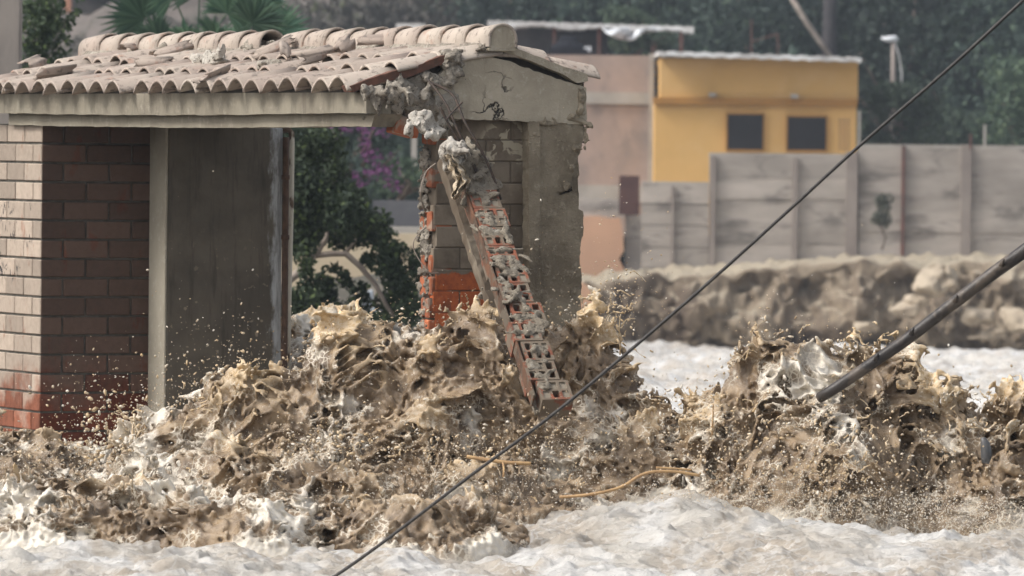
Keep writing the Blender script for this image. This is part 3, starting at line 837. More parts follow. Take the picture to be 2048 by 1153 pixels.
# right column with chipped outline
P = jag(G([(1057, 243), (1110, 246), (1170, 243), (1167, 262), (1168, 280), (1162, 300), (1155, 322), (1143, 334), (1147, 348), (1143, 364), (1146, 384), (1157, 394),
           (1157, 420), (1167, 424), (1168, 470), (1163, 484), (1160, 520), (1164, 560), (1162, 640), (1163, 800), (1060, 800)]), 0.016, 0.004, 6)
MB().prism(P, 0.004, 0.24).build('corner_column', M_COLUMN, shelter)
P = jag(G([(1110, 318), (1156, 312), (1158, 350), (1156, 352), (1158, 405), (1110, 405)], 0.245), 0.02, 0.003, 7)
MB().prism(P, 0.245, 0.33).build('exposed_brick', M_COLUMN, shelter)
P = jag(G([(1056, 246), (1078, 246), (1080, 800), (1058, 800)]), 0.03, 0.003, 8)
MB().prism(P, -0.010, 0.003).build('column_edge_strip', M_COLUMN, shelter)
def metablob(name, balls, h, mat, parent=None, amp=0.012, wl=0.06, seed=0.0, amp2=0.006, flat=None, label=None, rock=False, crumbs=0):
    """balls: (x, y, z, rx, ry, rz) in the parent's frame; noisy joined lumps"""
    if crumbs:
        rc = random.Random(int(seed * 7) + 1); more = []
        for (x, y, z, a, b, c) in balls:
            for _ in range(crumbs):
                v = Vector((rc.gauss(0, 1), rc.gauss(0, 1) - 0.6, rc.gauss(0, 1))).normalized(); q = rc.uniform(0.18, 0.42)
                more.append((x + v.x * a * 0.9, y + v.y * b * 0.9, z + v.z * c * 0.9, min(a, c) * q * rc.uniform(0.8, 1.5), max(b, 0.02) * q, min(a, c) * q * rc.uniform(0.8, 1.5)))
        balls = list(balls) + more
    B = np.array(balls, np.float32)
    pad = amp * 3 + amp2 * 3 + h * 2
    lo = (B[:, :3] - B[:, 3:]).min(0) - pad; hi = (B[:, :3] + B[:, 3:]).max(0) + pad
    def fn(X, Y, Z):
        f = np.full(X.shape, 9.0, np.float32)
        rk = np.random.default_rng(int(seed * 10) + 5)
        for x, y, z, a, b, c in B:
            if rock:
                nn = rk.normal(size=(16, 3)); nn /= np.linalg.norm(nn, axis=1)[:, None]
                d = np.full(X.shape, -9.0, np.float32)
                for q in nn:
                    d = np.maximum(d, (q[0] * (X - x) / a + q[1] * (Y - y) / b + q[2] * (Z - z) / c) / rk.uniform(0.62, 1.0))
            else:
                d = np.sqrt(((X - x) / a)**2 + ((Y - y) / b)**2 + ((Z - z) / c)**2)
            f = np.minimum(f, (d - 1) * min(a, b, c))
        f = f + 0.55 * amp * noise3(X, Y, Z, wl * 1.9, 0, seed) + 0.20 * amp2 * noise3(X, Y, Z, wl * 0.75, 1, seed + 7)
        if flat is not None: f = np.maximum(f, flat(X, Y, Z))
        return f
    o = blob_mesh(name, fn, lo, hi, h, mat, parent)
    if label: o['label'] = label
    return o
def GB(px, py, y, rx, rz, ry):
    x, z = gab(px, py, y); return (x, y, z, rx / 430.0, ry, rz / 430.0)
metablob('broken_corner_concrete', [GB(752, 192, 0.03, 30, 24, 0.07), GB(756, 200, -0.03, 26, 22, 0.05), GB(735, 190, -0.02, 14, 22, 0.04), GB(780, 196, 0.0, 34, 28, 0.07), GB(800, 182, 0.03, 50, 26, 0.07), GB(770, 235, 0.06, 40, 8, 0.05), GB(850, 170, 0.05, 50, 26, 0.07), GB(900, 140, 0.04, 24, 26, 0.06), GB(840, 205, 0.05, 50, 26, 0.07),
          GB(880, 215, 0.05, 34, 34, 0.07), GB(895, 175, 0.04, 20, 30, 0.05), GB(740, 182, 0.05, 16, 20, 0.05)], 0.005, M_RUBBLE, shelter, 0.014, 0.055, 2.0, 0.012, rock=True, crumbs=7)
metablob('hanging_rubble', [GB(905, 118, -0.01, 20, 18, 0.04), GB(912, 140, -0.01, 14, 16, 0.03), GB(893, 128, 0.0, 14, 14, 0.03), GB(962, 99, 0.0, 9, 7, 0.02)], 0.004, M_RUBBLE, shelter, 0.008, 0.03, 12.0, 0.006, rock=True, crumbs=6)
metablob('column_edge_lumps', [GB(1160, 205, 0.0, 8, 36, 0.025), GB(1152, 238, 0.0, 22, 9, 0.02), GB(1090, 246, 0.0, 40, 5, 0.016), GB(1166, 265, 0.02, 6, 22, 0.03), GB(1150, 300, 0.01, 9, 10, 0.02), GB(1145, 335, 0.01, 6, 9, 0.02), GB(1066, 290, 0.0, 7, 44, 0.012), GB(1136, 372, 0.0, 9, 10, 0.016)],
         0.004, M_COLUMN, shelter, 0.006, 0.035, 22.0, 0.006, rock=True, crumbs=6)

# recessed brick wall and its torn left end
xr0, _ = gab(866, 450, 0.075)
xr1, _ = gab(1060, 450, 0.075)
zt_, zb_ = gab(960, 238, 0.075)[1], 0.2
recess = MB().box((xr0 + 0.012, 0.0745, -0.4), (xr1, 0.205, zt_)).build('recessed_wall', rough_mat('brown_joint_mortar', (0.15, 0.12, 0.09), (0.11, 0.09, 0.068), 14, 0.95, 0.4, 0.006), shelter)
def recess_mat():
    m = NT_('stained_recess_plaster')
    co = m.coords(); s_ = m.sep(co); t = m.attr('tint')
    n1 = m.noise(co, 7, 6, 0.65); n2 = m.noise(co, 40, 6, 0.7); n3 = m.noise(co, 13, 3, 0.5, 0.6)
    col = m.mix(m.ramp(n1, 0.35, 0.65), (0.145, 0.115, 0.085), (0.225, 0.185, 0.14))
    # pale dabs high on the right of the recess
    zc = gab(1010, 288, 0.07)
    dx = m.math('DIVIDE', m.math('SUBTRACT', s_[0], zc[0]), 0.13); dz = m.math('DIVIDE', m.math('SUBTRACT', s_[2], zc[1]), 0.12)
    rr = m.math('ADD', m.math('MULTIPLY', dx, dx), m.math('MULTIPLY', dz, dz))
    msk = m.math('MULTIPLY', m.ramp(rr, 0.6, 1.2, 1, 0), m.ramp(n3, 0.52, 0.56))
    col = m.mix(msk, col, (0.40, 0.35, 0.26))
    red = m.mix(m.ramp(n2, 0.35, 0.7), (0.46, 0.125, 0.045), (0.30, 0.085, 0.04))
    zl = gab(930, 549, 0.07)[1]
    col = m.mix(m.ramp(m.math('ADD', s_[2], m.math('MULTIPLY', m.math('SUBTRACT', n1, 0.5), 0.12)), zl - 0.006, zl + 0.006), red, col)
    vm = m.n('ShaderNodeVectorMath'); vm.operation = 'SCALE'; m.L(col, vm.inputs[0]); m.L(m.ramp(t, 0, 1, 0.85, 1.12), vm.inputs['Scale'])
    m.bump(n2, 0.6, 0.005)
    return m.done(vm.outputs[0], 0.9, 0.15)
brick_face('recess_bricks', recess_mat(), 'x', xr0, xr1, zt_ - 1.9, zt_ + 0.005, 0.070, -1, 0.04, off=0.55, parent=recess, seed=9, course=0.1005, mw=0.005)
r_ = random.Random(12)
for c in range(14):
    za = zt_ - 0.02 - (c + 1) * 0.1005
    if c == 0: za -= 0.0
    ex = r_.uniform(-0.012, 0.004)
    if c in (1, 3, 5): continue
    m_ = MB(); m_.box((xr0 - 0.008 + ex, 0.072, za), (xr0 + 0.10, 0.125, za + 0.088), r_.random(), None, 0.006, 0.003)
    m_.build('torn_brick', M_ORANGE, shelter)
    m_ = MB(); m_.box((xr0 - 0.004 + r_.uniform(-0.012, 0.006), 0.138, za), (xr0 + 0.10, 0.205, za + 0.088), r_.random(), None, 0.006, 0.003)
    m_.build('torn_brick', M_ORANGE, shelter)
def EB(px, py, x, ry, rz, rx):
    y, z = eav(px, py, x); return (x, y, z, rx, ry / 330.0, rz / 430.0)
metablob('mortar_lumps', [EB(850, 320, xr0, 14, 22, 0.02), EB(848, 372, xr0, 10, 26, 0.014), EB(850, 408, xr0, 13, 10, 0.02), EB(853, 430, xr0, 9, 7, 0.02), EB(850, 470, xr0, 14, 28, 0.018), EB(852, 500, xr0, 13, 20, 0.016), EB(848, 545, xr0, 10, 8, 0.014),
          EB(842, 575, xr0, 8, 9, 0.02), EB(857, 580, xr0, 5, 28, 0.018), EB(852, 628, xr0, 14, 6, 0.018), EB(846, 655, xr0, 12, 12, 0.02), EB(856, 610, xr0, 4, 16, 0.018)], 0.004, M_RUBBLE, shelter, 0.012, 0.022, 31.0, 0.012)
# orange brick poking out under the beam end
M_ = Matrix.Translation((gab(815, 254, 0.0)[0], 0.03, gab(815, 254, 0.0)[1])) @ Matrix.Rotation(radians(14), 4, 'Y')
MB().box((-0.055, -0.03, -0.04), (0.065, 0.08, 0.042), 0.6, M_, 0.006).build('protruding_brick', M_ORANGE, shelter)

# ------------------------------------------------------------------ debris on and around the gatehouse
def to_world(x, y, z): return Vector((OX + x * CP - y * SP, OY + x * SP + y * CP, z))
def roof_pt(px, py):
    best = None
    for i in range(200):
        x = -0.12 + 0.76 * i / 199
        y, z = eav(px, py, x)
        e = abs(z - zbed(x) - 0.055)
        if best is None or e < best[0]: best = (e, x, y, zbed(x) + 0.05)
    return best[1:]
def stone(name, label, px, py, sx, sy, sz, mat, seed, group=None, cat='rubble'):
    x, y, z = roof_pt(px, py)
    w = to_world(x, y, z + sz * 0.45)
    o = metablob(name, [(0, 0, 0, sx, sy, sz), (sx * 0.7, sy * 0.2, -sz * 0.2, sx * 0.6, sy * 0.7, sz * 0.7)], 0.004, mat, None, 0.008, 0.035, seed, 0.004, rock=True, crumbs=5)
    o.location = w; o.rotation_euler = (0, 0, PHI)
    return tag(o, label, cat, group)
stone('concrete_chunk', 'small grey concrete chunk lying below the left part of the ridge', 322, 106, 0.035, 0.06, 0.028, M_RUBBLE, 1.0)
stone('concrete_chunk', 'white cracked plaster lump at the left end of the pale rubble heap on the tiles', 398, 128, 0.03, 0.07, 0.042, M_PALECON, 4.0)
stone('concrete_chunk', 'largest pale plaster lump resting mid roof on the clay tiles', 428, 130, 0.045, 0.11, 0.040, M_PALECON, 8.0)
stone('concrete_chunk', 'rounded grey mortar lump near the eaves in the middle of the roof', 528, 139, 0.03, 0.055, 0.034, M_RUBBLE, 14.0)
stone('concrete_chunk', 'grey crumbled mortar heap in the gap between the ridge tiles', 512, 88, 0.06, 0.13, 0.03, M_RUBBLE, 17.0)
def shard(label, px, py, ln, ang, tilt, seed):
    x, y, z = roof_pt(px, py)
    r = random.Random(seed); m_ = MB()
    n = 8; vs = []
    for layer in (0, 1):
        for s_ in (0, 1):
            for k in range(n + 1):
                a = pi * (0.15 + 0.7 * k / n)
                L = ln * (0.5 if s_ else -0.5) + (r.uniform(-0.03, 0.03))
                rr = 0.055 - 0.011 * layer
                vs.append((L, rr * cos(a), rr * sin(a) - 0.03))
    m1 = n + 1; fs = []
    for k in range(n):
        fs += [(k, k+1, m1+k+1, m1+k), (2*m1+k+1, 2*m1+k, 3*m1+k, 3*m1+k+1), (k+1, k, 2*m1+k, 2*m1+k+1), (m1+k, m1+k+1, 3*m1+k+1, 3*m1+k)]
    fs += [(0, m1, 3*m1, 2*m1), (n, 2*m1+n, 3*m1+n, m1+n)]
    m_.add(vs, fs, r.uniform(0.0, 0.4))
    o = m_.build('broken_tile', M_TILE, None, True)
    o.location = to_world(x, y, z + 0.035)
    o.rotation_euler = (radians(tilt), radians(-14 + r.uniform(-12, 12)), PHI + radians(ang))
    return tag(o, label, 'roof tile', 'loose pieces of roof tile')
shard('curved tile shard tipped up at the far left of the roof', 68, 138, 0.16, 40, 30, 1)
shard('dark underside of a flipped tile piece near the left eaves', 110, 156, 0.22, 15, 150, 2)
shard('reddish tile shard standing above the lowest row at the right half of the roof', 572, 122, 0.15, 70, 55, 3)
shard('long reddish tile piece leaning beside the upright shard', 632, 122, 0.24, 20, 30, 4)
shard('brown curved shard lying just under the ridge near the gable', 770, 92, 0.24, -10, 20, 5)
shard('small tile fragment below the leftmost ridge tiles', 256, 108, 0.08, 30, 0, 6)
shard('thin tile sliver lying above the pale rubble heap', 345, 112, 0.2, 5, 10, 7)
shard('slipped tile piece hanging over the eaves gap in the middle', 425, 160, 0.2, 30, 160, 8)
shard('flat broken tile left of the long reddish piece', 548, 108, 0.2, -15, 15, 9)
shard('tile fragment resting two rows above the eaves at the right', 690, 108, 0.14, 50, 40, 10)
shard('pinkish tile fragment sitting across the second row at the left', 310, 136, 0.16, -25, 20, 11)

# concrete and paper hanging from the broken corner, the leaning strip of hollow brick
def W(px, py, d): return at(px, py, d)
def wblob(name, balls, h, mat, parent=None, amp=0.012, wl=0.05, seed=0.0, amp2=0.006, rock=True, crumbs=5):
    """balls given as (px, py, d, rx_px, rz_px, rd_m)"""
    bl = []
    for px, py, d, rx, rz, rd in balls:
        p = at(px, py, d); bl.append((p.x, p.y, p.z, rx * d / F, rd, rz * d / F))
    return metablob(name, bl, h, mat, parent, amp, wl, seed, amp2, rock=rock, crumbs=crumbs)
o = wblob('concrete_chunk', [(856, 246, 29.6, 22, 26, 0.06), (832, 240, 29.6, 20, 14, 0.04), (818, 258, 29.58, 10, 20, 0.03), (868, 262, 29.6, 16, 22, 0.05)], 0.004, M_PALECON, None, 0.014, 0.045, 5.0, 0.006)
tag(o, 'white jagged concrete lump hanging at the broken corner under the roof edge', 'rubble')

strip = thing('collapsed_brick_strip', 'leaning strip of orange hollow bricks with open holes, fallen from the corner into the wave', 'brick wall', at(1095, 790, 28.45))
top_p, bot_p = at(908, 300, 29.72), at(1078, 806, 28.42)
ax_w = (bot_p - top_p); Ls = ax_w.length; ax_w.normalize()
nrm = Vector((0.27, -0.95, 0.10)); nrm = (nrm - ax_w * nrm.dot(ax_w)).normalized()
side = ax_w.cross(nrm).normalized()
if side.x < 0: side = -side
Ms = Matrix((( side.x, nrm.x, ax_w.x, top_p.x), (side.y, nrm.y, ax_w.y, top_p.y), (side.z, nrm.z, ax_w.z, top_p.z), (0, 0, 0, 1)))
Ms = Matrix.Translation(-at(1095, 790, 28.45)) @ Ms
WS = 0.142
def hollow(mb, u0, u1, v0, v1, depth, nx, nz, rnd, fill, tint, M):
    """brick end with nx by nz open holes; frame local: u across, v along, front at n = 0"""
    wall = 0.0125
    us = [u0]; cw = (u1 - u0 - wall * (nx + 1)) / nx
    for i in range(nx): us += [us[-1] + wall, us[-1] + wall + cw]
    us.append(u1)
    vs_ = [v0]; ch = (v1 - v0 - wall * (nz + 1)) / nz
    for i in range(nz): vs_ += [vs_[-1] + wall, vs_[-1] + wall + ch]
    vs_.append(v1)
    f = lambda u, v, n: M @ Vector((u, n, v))
    for i in range(len(us) - 1):
        for j in range(len(vs_) - 1):
            a, b, c, d = us[i], us[i+1], vs_[j], vs_[j+1]
            if i % 2 == 1 and j % 2 == 1:
                dp = -rnd.uniform(0.004, 0.012) if rnd.random() < fill else -0.075
                t = 0.0 if dp > -0.02 else tint
                # chamfered hole
                e = 0.004
                q0 = [(a, c), (b, c), (b, d), (a, d)]; 
                o8 = [(a+e, c), (b-e, c), (b, c+e), (b, d-e), (b-e, d), (a+e, d), (a, d-e), (a, c+e)]
                P0 = [f(x, y, 0) for x, y in o8]; P1 = [f(x, y, dp) for x, y in o8]
                mb.add(P0 + P1, [(k, (k+1) % 8, 8 + (k+1) % 8, 8 + k) for k in range(8)] + [tuple(range(8, 16))], t)
                for (cx, cy, k1, k2) in ((a, c, 7, 0), (b, c, 1, 2), (b, d, 3, 4), (a, d, 5, 6)):
                    mb.add([f(cx, cy, 0), P0[k1], P0[k2]], [(0, 1, 2)], tint)
            else:
                mb.add([f(a, c, 0), f(b, c, 0), f(b, d, 0), f(a, d, 0)], [(0, 1, 2, 3)], tint)
    B = [f(u0, v0, 0), f(u1, v0, 0), f(u1, v1, 0), f(u0, v1, 0), f(u0, v0, -depth), f(u1, v0, -depth), f(u1, v1, -depth), f(u0, v1, -depth)]
    mb.add(B, [(0, 1, 5, 4), (1, 2, 6, 5), (2, 3, 7, 6), (3, 0, 4, 7), (4, 5, 6, 7)], tint)
def hollow_mat():
    m = NT_('hollow_clay_brick')
    co = m.coords(); t = m.attr('tint')
    n1 = m.noise(co, 16, 5, 0.6); n2 = m.noise(co, 60, 5, 0.6)
    col = m.mix(m.ramp(n1, 0.35, 0.65), (0.25, 0.090, 0.053), (0.165, 0.070, 0.045))
    col = m.mix(m.ramp(n2, 0.56, 0.70), col, (0.27, 0.21, 0.155))
    col = m.mix(m.ramp(m.noise(co, 11, 6, 0.7), 0.45, 0.53), col, (0.17, 0.135, 0.10))
    col = m.mix(m.ramp(t, 0.05, 0.25), (0.24, 0.205, 0.16), col)
    m.bump(n2, 0.5, 0.004)
    return m.done(col, 0.85, 0.2)
M_HOLLOW = hollow_mat()
rh = random.Random(21)
nb = 11; v = Ls * 0.165; bh = (Ls * 0.99 - v) / nb
for i in range(nb):
    m_ = MB()
    T = Ms @ Matrix.Translation((rh.uniform(-0.002, 0.002) + WS * 0.5, rh.uniform(-0.003, 0.001), 0)) @ Matrix.Rotation(radians(rh.uniform(-0.8, 0.8)), 4, 'Y')
    T = T @ Matrix.Translation((-WS * 0.5, 0, 0))
    hollow(m_, 0, WS * rh.uniform(0.90, 1.03), v + 0.001, v + bh - 0.004, 0.10, 3, 2, rh, 0.95 if i < 2 else 0.55, rh.uniform(0.4, 1), T)
    m_.build('hollow_brick', M_HOLLOW, strip)
    v += bh
M_MUDMORT = plaster_mat('muddy_mortar', (0.27, 0.235, 0.185), (0.20, 0.17, 0.13), (0.36, 0.33, 0.28), 1.0, False, (0.14, 0.115, 0.09), pits=True)
def SB(u, v, ru, rv, n=0.0, rn=0.014):
    p = Ms @ Vector((u * WS, n, v * Ls)); return p
def stripblob(name, items, mat, seed, h=0.004, amp=0.007, wl=0.03, amp2=0.004, crumbs=3):
    B = [(u * WS, n, v * Ls, ru * WS, rn, rv * Ls) for (u, v, ru, rv, n, rn) in items]
    o = metablob(name, B, h, mat, strip, amp, wl, seed, amp2, rock=crumbs > 0, crumbs=crumbs)
    o.matrix_local = Ms.copy()
    return o
cells = [(0.5, 0.275, 0.5, 0.012), (0.3, 0.30, 0.3, 0.022), (0.3, 0.335, 0.35, 0.02), (0.5, 0.405, 0.48, 0.010), (0.45, 0.44, 0.5, 0.018), (0.6, 0.47, 0.45, 0.022), (0.5, 0.505, 0.35, 0.014), (0.5, 0.575, 0.5, 0.009),
         (0.35, 0.60, 0.36, 0.016), (0.7, 0.70, 0.33, 0.034), (0.55, 0.675, 0.45, 0.01), (0.45, 0.73, 0.3, 0.014), (0.45, 0.80, 0.4, 0.014), (0.3, 0.85, 0.34, 0.022), (0.5, 0.895, 0.3, 0.016), (0.35, 0.94, 0.3, 0.016), (0.25, 0.54, 0.26, 0.02), (0.75, 0.64, 0.26, 0.02), (0.8, 0.36, 0.2, 0.018)]
stripblob('mortar_smear', [(u, v_, ru, rv, -0.004, 0.013) for u, v_, ru, rv in cells], M_MUDMORT, 3.0)
stripblob('mortar_crust', [(0.55, 0.02, 0.28, 0.05, 0.0, 0.05), (0.65, 0.07, 0.45, 0.05, -0.02, 0.05), (0.55, 0.11, 0.62, 0.05, -0.03, 0.05), (0.5, 0.15, 0.62, 0.045, -0.03, 0.045), (0.35, 0.19, 0.5, 0.03, -0.03, 0.04), (0.5, 0.21, 0.45, 0.02, -0.03, 0.04)], M_MUDMORT, 13.0, 0.004, 0.012, 0.04, 0.006)
m_ = MB(); m_.box((0.003, -0.098, Ls * 0.165), (WS - 0.003, -0.078, Ls * 0.985), 0.0, Ms)
m_.build('mortar_bed', M_MUDMORT, strip)
# brown side skin of the strip and twisted bars along its right edge
m_ = MB()
m_.box((-0.012, -0.070, Ls * 0.14), (-0.002, -0.002, Ls * 0.97), 0.5, Ms, 0.002)
m_.build('plaster_skin', rough_mat('strip_side_plaster', (0.075, 0.055, 0.040), (0.17, 0.080, 0.046), 9, 0.9, 0.9, 0.01, 30, (0.13, 0.105, 0.078), 14, (0.5, 0.6)), strip)
def wire(name, pts, r, mat, parent=None, label=None, smooth_n=6):
    """smoothed tube through (px, py, d) points"""
    P_ = [at(*p) for p in pts]
    out = []
    for i in range(len(P_) - 1):
        p0, p1, p2, p3 = P_[max(i-1, 0)], P_[i], P_[i+1], P_[min(i+2, len(P_)-1)]
        for k in range(smooth_n):
            t = k / smooth_n
            out.append(0.5 * ((2*p1) + (p2-p0)*t + (2*p0-5*p1+4*p2-p3)*t*t + (3*p1-p0-3*p2+p3)*t*t*t))
    out.append(P_[-1])
    if parent is not None:
        out = [q - parent.location for q in out]
    m_ = MB(); rr = r
    if isinstance(r, (tuple, list)):
        rr = [r[0] + (r[1] - r[0]) * i / (len(out) - 1) for i in range(len(out))]
    m_.tube(out, rr, 8)
    o = m_.build(name, mat, parent, True)
    if label: o['label'] = label
    return o
wire('reinforcing_bar', [(862, 166, 29.75), (905, 190, 29.7), (930, 245, 29.62), (962, 300, 29.6), (985, 350, 29.6), (1002, 400, 29.6)], 0.0065, M_STEEL, strip)
wire('reinforcing_bar', [(856, 160, 29.75), (890, 205, 29.66), (915, 260, 29.6), (935, 300, 29.6), (955, 345, 29.6)], 0.006, M_STEEL, strip)
wire('reinforcing_bar', [(880, 215, 29.6), (905, 262, 29.6), (940, 320, 29.6), (970, 380, 29.6)], 0.006, M_STEEL, strip)
wire('reinforcing_bar', [(925, 205, 29.6), (905, 225, 29.55), (893, 240, 29.5)], 0.004, M_STEEL, strip)
o = wblob('concrete_chunk', [(895, 300, 29.5, 20, 24, 0.05), (905, 325, 29.5, 20, 18, 0.045), (925, 300, 29.55, 12, 20, 0.04)], 0.004, M_PALECON, None, 0.010, 0.035, 45.0, 0.006)
tag(o, 'pale rounded concrete lump at the head of the leaning brick strip, above the torn paper', 'rubble')
# torn paper / sack
def paper():
    n, m = 60, 26
    U, Vv = np.meshgrid(np.linspace(0, 1, n), np.linspace(-1, 1, m), indexing='ij')
    cx = np.interp(U, [0, 0.3, 0.6, 1], [898, 912, 926, 908]); cy = np.interp(U, [0, 1], [310, 398])
    w = np.interp(U, [0, 0.3, 0.6, 0.85, 1], [10, 15, 16, 11, 5])
    fold = 6 * np.sin(Vv * 7 + U * 5) + 4 * np.sin(Vv * 13 - U * 9) + 3 * np.sin(U * 25 + Vv * 3)
    px = cx + Vv * w + 1.6 * np.sin(U * 30 + Vv * 4); py = cy + 2.0 * np.sin(Vv * 9 + U * 11)
    d = 29.44 + fold * 0.0035 + 0.03 * Vv**2
    V = np.array([at(a, b, c) for a, b, c in zip(px.ravel(), py.ravel(), d.ravel())], np.float32)
    idx = np.arange(n * m).reshape(n, m)
    Q = np.stack([idx[:-1, :-1], idx[1:, :-1], idx[1:, 1:], idx[:-1, 1:]], -1).reshape(-1, 4)
    pm = rough_mat('torn_kraft_paper', (0.50, 0.42, 0.31), (0.40, 0.325, 0.23), 30, 0.8, 0.5, 0.004, None, (0.30, 0.22, 0.14), 25, (0.58, 0.7))
    o = mesh_np('torn_paper_sack', V, Q, pm, None, True)
    so = o.modifiers.new('thick', 'SOLIDIFY'); so.thickness = 0.0015
    return tag(o, 'crumpled beige paper sack caught at the top of the leaning bricks', 'paper')
paper()
# brown plank leaning behind the strip
M_PLANK = rough_mat('mud_covered_timber', (0.18, 0.14, 0.10), (0.12, 0.092, 0.066), 6, 0.9, 0.8, 0.01, 30, (0.25, 0.21, 0.16), 5, (0.5, 0.65), stretch=(1, 1, 0.4))
pa, pb = at(888, 318, 29.86), at(1012, 680, 29.62)
axp = (pb - pa); Lp = axp.length; axp.normalize()
np_ = Vector((0.35, -0.93, 0)); np_ = (np_ - axp * np_.dot(axp)).normalized(); sp = np_.cross(axp).normalized()
if sp.x < 0: sp = -sp
Mp = Matrix(((sp.x, np_.x, axp.x, pa.x), (sp.y, np_.y, axp.y, pa.y), (sp.z, np_.z, axp.z, pa.z), (0, 0, 0, 1)))
m_ = MB(); N = 30; r_ = random.Random(4); vs = []
for i in range(N + 1):
    z = Lp * i / N
    for (a, b) in ((-0.026, 0.03), (0.026, 0.03), (0.026, -0.05), (-0.026, -0.05)):
        vs.append(Mp @ Vector((a + r_.uniform(-0.003, 0.003), b + r_.uniform(-0.003, 0.003), z)))
fs = [(0, 1, 2, 3), tuple(N*4 + q for q in (3, 2, 1, 0))]
for i in range(N):
    for q in range(4): a = i*4 + q; b = i*4 + (q+1) % 4; fs.append((b, a, a+4, b+4))
m_.add(vs, fs)
pl = m_.build('leaning_plank', M_PLANK, None)
tag(pl, 'mud coated brown plank leaning behind the strip of hollow bricks', 'plank')
o = wblob('mortar_debris', [(968, 560, 29.72, 12, 36, 0.03), (985, 610, 29.7, 12, 36, 0.03), (940, 470, 29.8, 8, 26, 0.02), (955, 510, 29.78, 8, 24, 0.02)], 0.004, M_RUBBLE, None, 0.014, 0.035, 51.0, 0.008)
tag(o, 'crumbling grey mortar wedged between the plank and the leaning brick strip', 'rubble')
M_WIRE = rough_mat('pale_wire', (0.34, 0.29, 0.24), (0.25, 0.20, 0.16), 30, 0.5, 0)
tag(wire('loose_wire', [(872, 327, 29.75), (852, 345, 29.75), (841, 385, 29.7), (848, 420, 29.8)], 0.0028, M_WIRE), 'short rusty wire curving down from the concrete at the torn wall end', 'wire')
tag(wire('loose_wire', [(852, 455, 29.9), (830, 478, 29.7), (828, 500, 29.7), (845, 530, 29.7), (860, 546, 29.7), (876, 546, 29.75)], 0.0028, M_WIRE), 'long pale wire looping out left of the torn brick end', 'wire')
# ------------------------------------------------------------------ cable, pole, canes, spray
M_CABLE = rough_mat('grey_steel_cable', (0.045, 0.04, 0.038), (0.075, 0.068, 0.062), 60, 0.6, 0.4, 0.002)
c = wire('steel_cable', [(2120, -66, 24.6), (2046, 1, 24.6), (1900, 135, 24.6), (1720, 291, 24.6), (1560, 437, 24.6), (1400, 581, 24.6), (1210, 744, 24.6), (1090, 842, 24.6), (940, 953, 24.6), (820, 1045, 24.6), (700, 1133, 24.6), (560, 1225, 24.6)], 0.0066, M_CABLE, smooth_n=10)
tag(c, 'thin dark grey cable slanting across from top right down into the water', 'cable')
M_POLE = rough_mat('wet_dark_wood', (0.026, 0.021, 0.019), (0.05, 0.041, 0.035), 12, 0.42, 0.6, 0.006, 40, (0.10, 0.078, 0.06), 5, (0.5, 0.6), spec=0.4)
pole = wire('wooden_pole', [(2170, 412, 28.0), (2048, 503, 28.05), (1992, 543, 28.1), (1905, 609, 28.15), (1825, 671, 28.2), (1742, 729, 28.2), (1668, 779, 28.2), (1640, 796, 28.25)], (0.031, 0.0235), M_POLE, smooth_n=8)
tag(pole, 'wet dark wooden pole sticking out of the right hand wave', 'pole')
for (px, py, d) in ((2003, 524, 28.05), (1910, 596, 28.12), (1823, 661, 28.15), (1752, 713, 28.18)):
    p = at(px, py, d)
    m_ = MB(); m_.tube([p + Vector((0, 0, -0.02)), p + Vector((0.004, -0.004, 0.0)), p + Vector((0.010, -0.008, 0.012))], [0.012, 0.009, 0.004], 8)
    m_.build('twig_stub', M_POLE, pole, True)
M_CANE = rough_mat('yellow_cane', (0.46, 0.30, 0.145), (0.33, 0.20, 0.10), 20, 0.6, 0.3, 0.003)
def cane(name, label, pts, r):
    return tag(wire(name, pts, r, M_CANE), label, 'cane')
cane('floating_cane', 'short thick orange cane lying on the water left of the slack cane', [(934, 914, 27.75), (985, 922, 27.72), (1018, 926, 27.7), (1062, 928, 27.7)], 0.008)
cane('floating_cane', 'small orange stub poking down beneath the short thick cane', [(1006, 926, 27.68), (1008, 940, 27.65), (1007, 955, 27.65)], 0.005)
cane('floating_cane', 'long bent straw coloured cane floating between the two waves', [(1120, 995, 27.35), (1180, 990, 27.3), (1240, 976, 27.3), (1290, 948, 27.3), (1345, 944, 27.3), (1400, 952, 27.3)], 0.0065)
cane('floating_cane', 'thin straw floating above the long bent cane', [(1312, 936, 27.6), (1350, 938, 27.6), (1384, 941, 27.6)], 0.0045)
cane('upright_reed', 'thin upright orange reed stuck in the foot of the right hand wave', [(1427, 808, 28.2), (1426, 840, 28.2), (1424, 872, 28.2)], (0.002, 0.006))
p = at(1972, 900, 28.2)
M_BOTTLE = rough_mat('blue_grey_plastic', (0.06, 0.068, 0.078), (0.11, 0.10, 0.09), 9, 0.35, 0.3, 0.004, spec=0.5)
m_ = MB(); m_.tube([p + Vector((-0.02, 0, 0.05)), p + Vector((-0.012, 0, 0.045)), p + Vector((0, 0, 0.02)), p + Vector((0.004, 0, -0.03)), p + Vector((0, 0, -0.06))], [0.004, 0.014, 0.022, 0.024, 0.016], 14)
tag(m_.build('plastic_bottle', M_BOTTLE, None, True), 'blue grey plastic bottle half buried in the right hand wave', 'bottle')

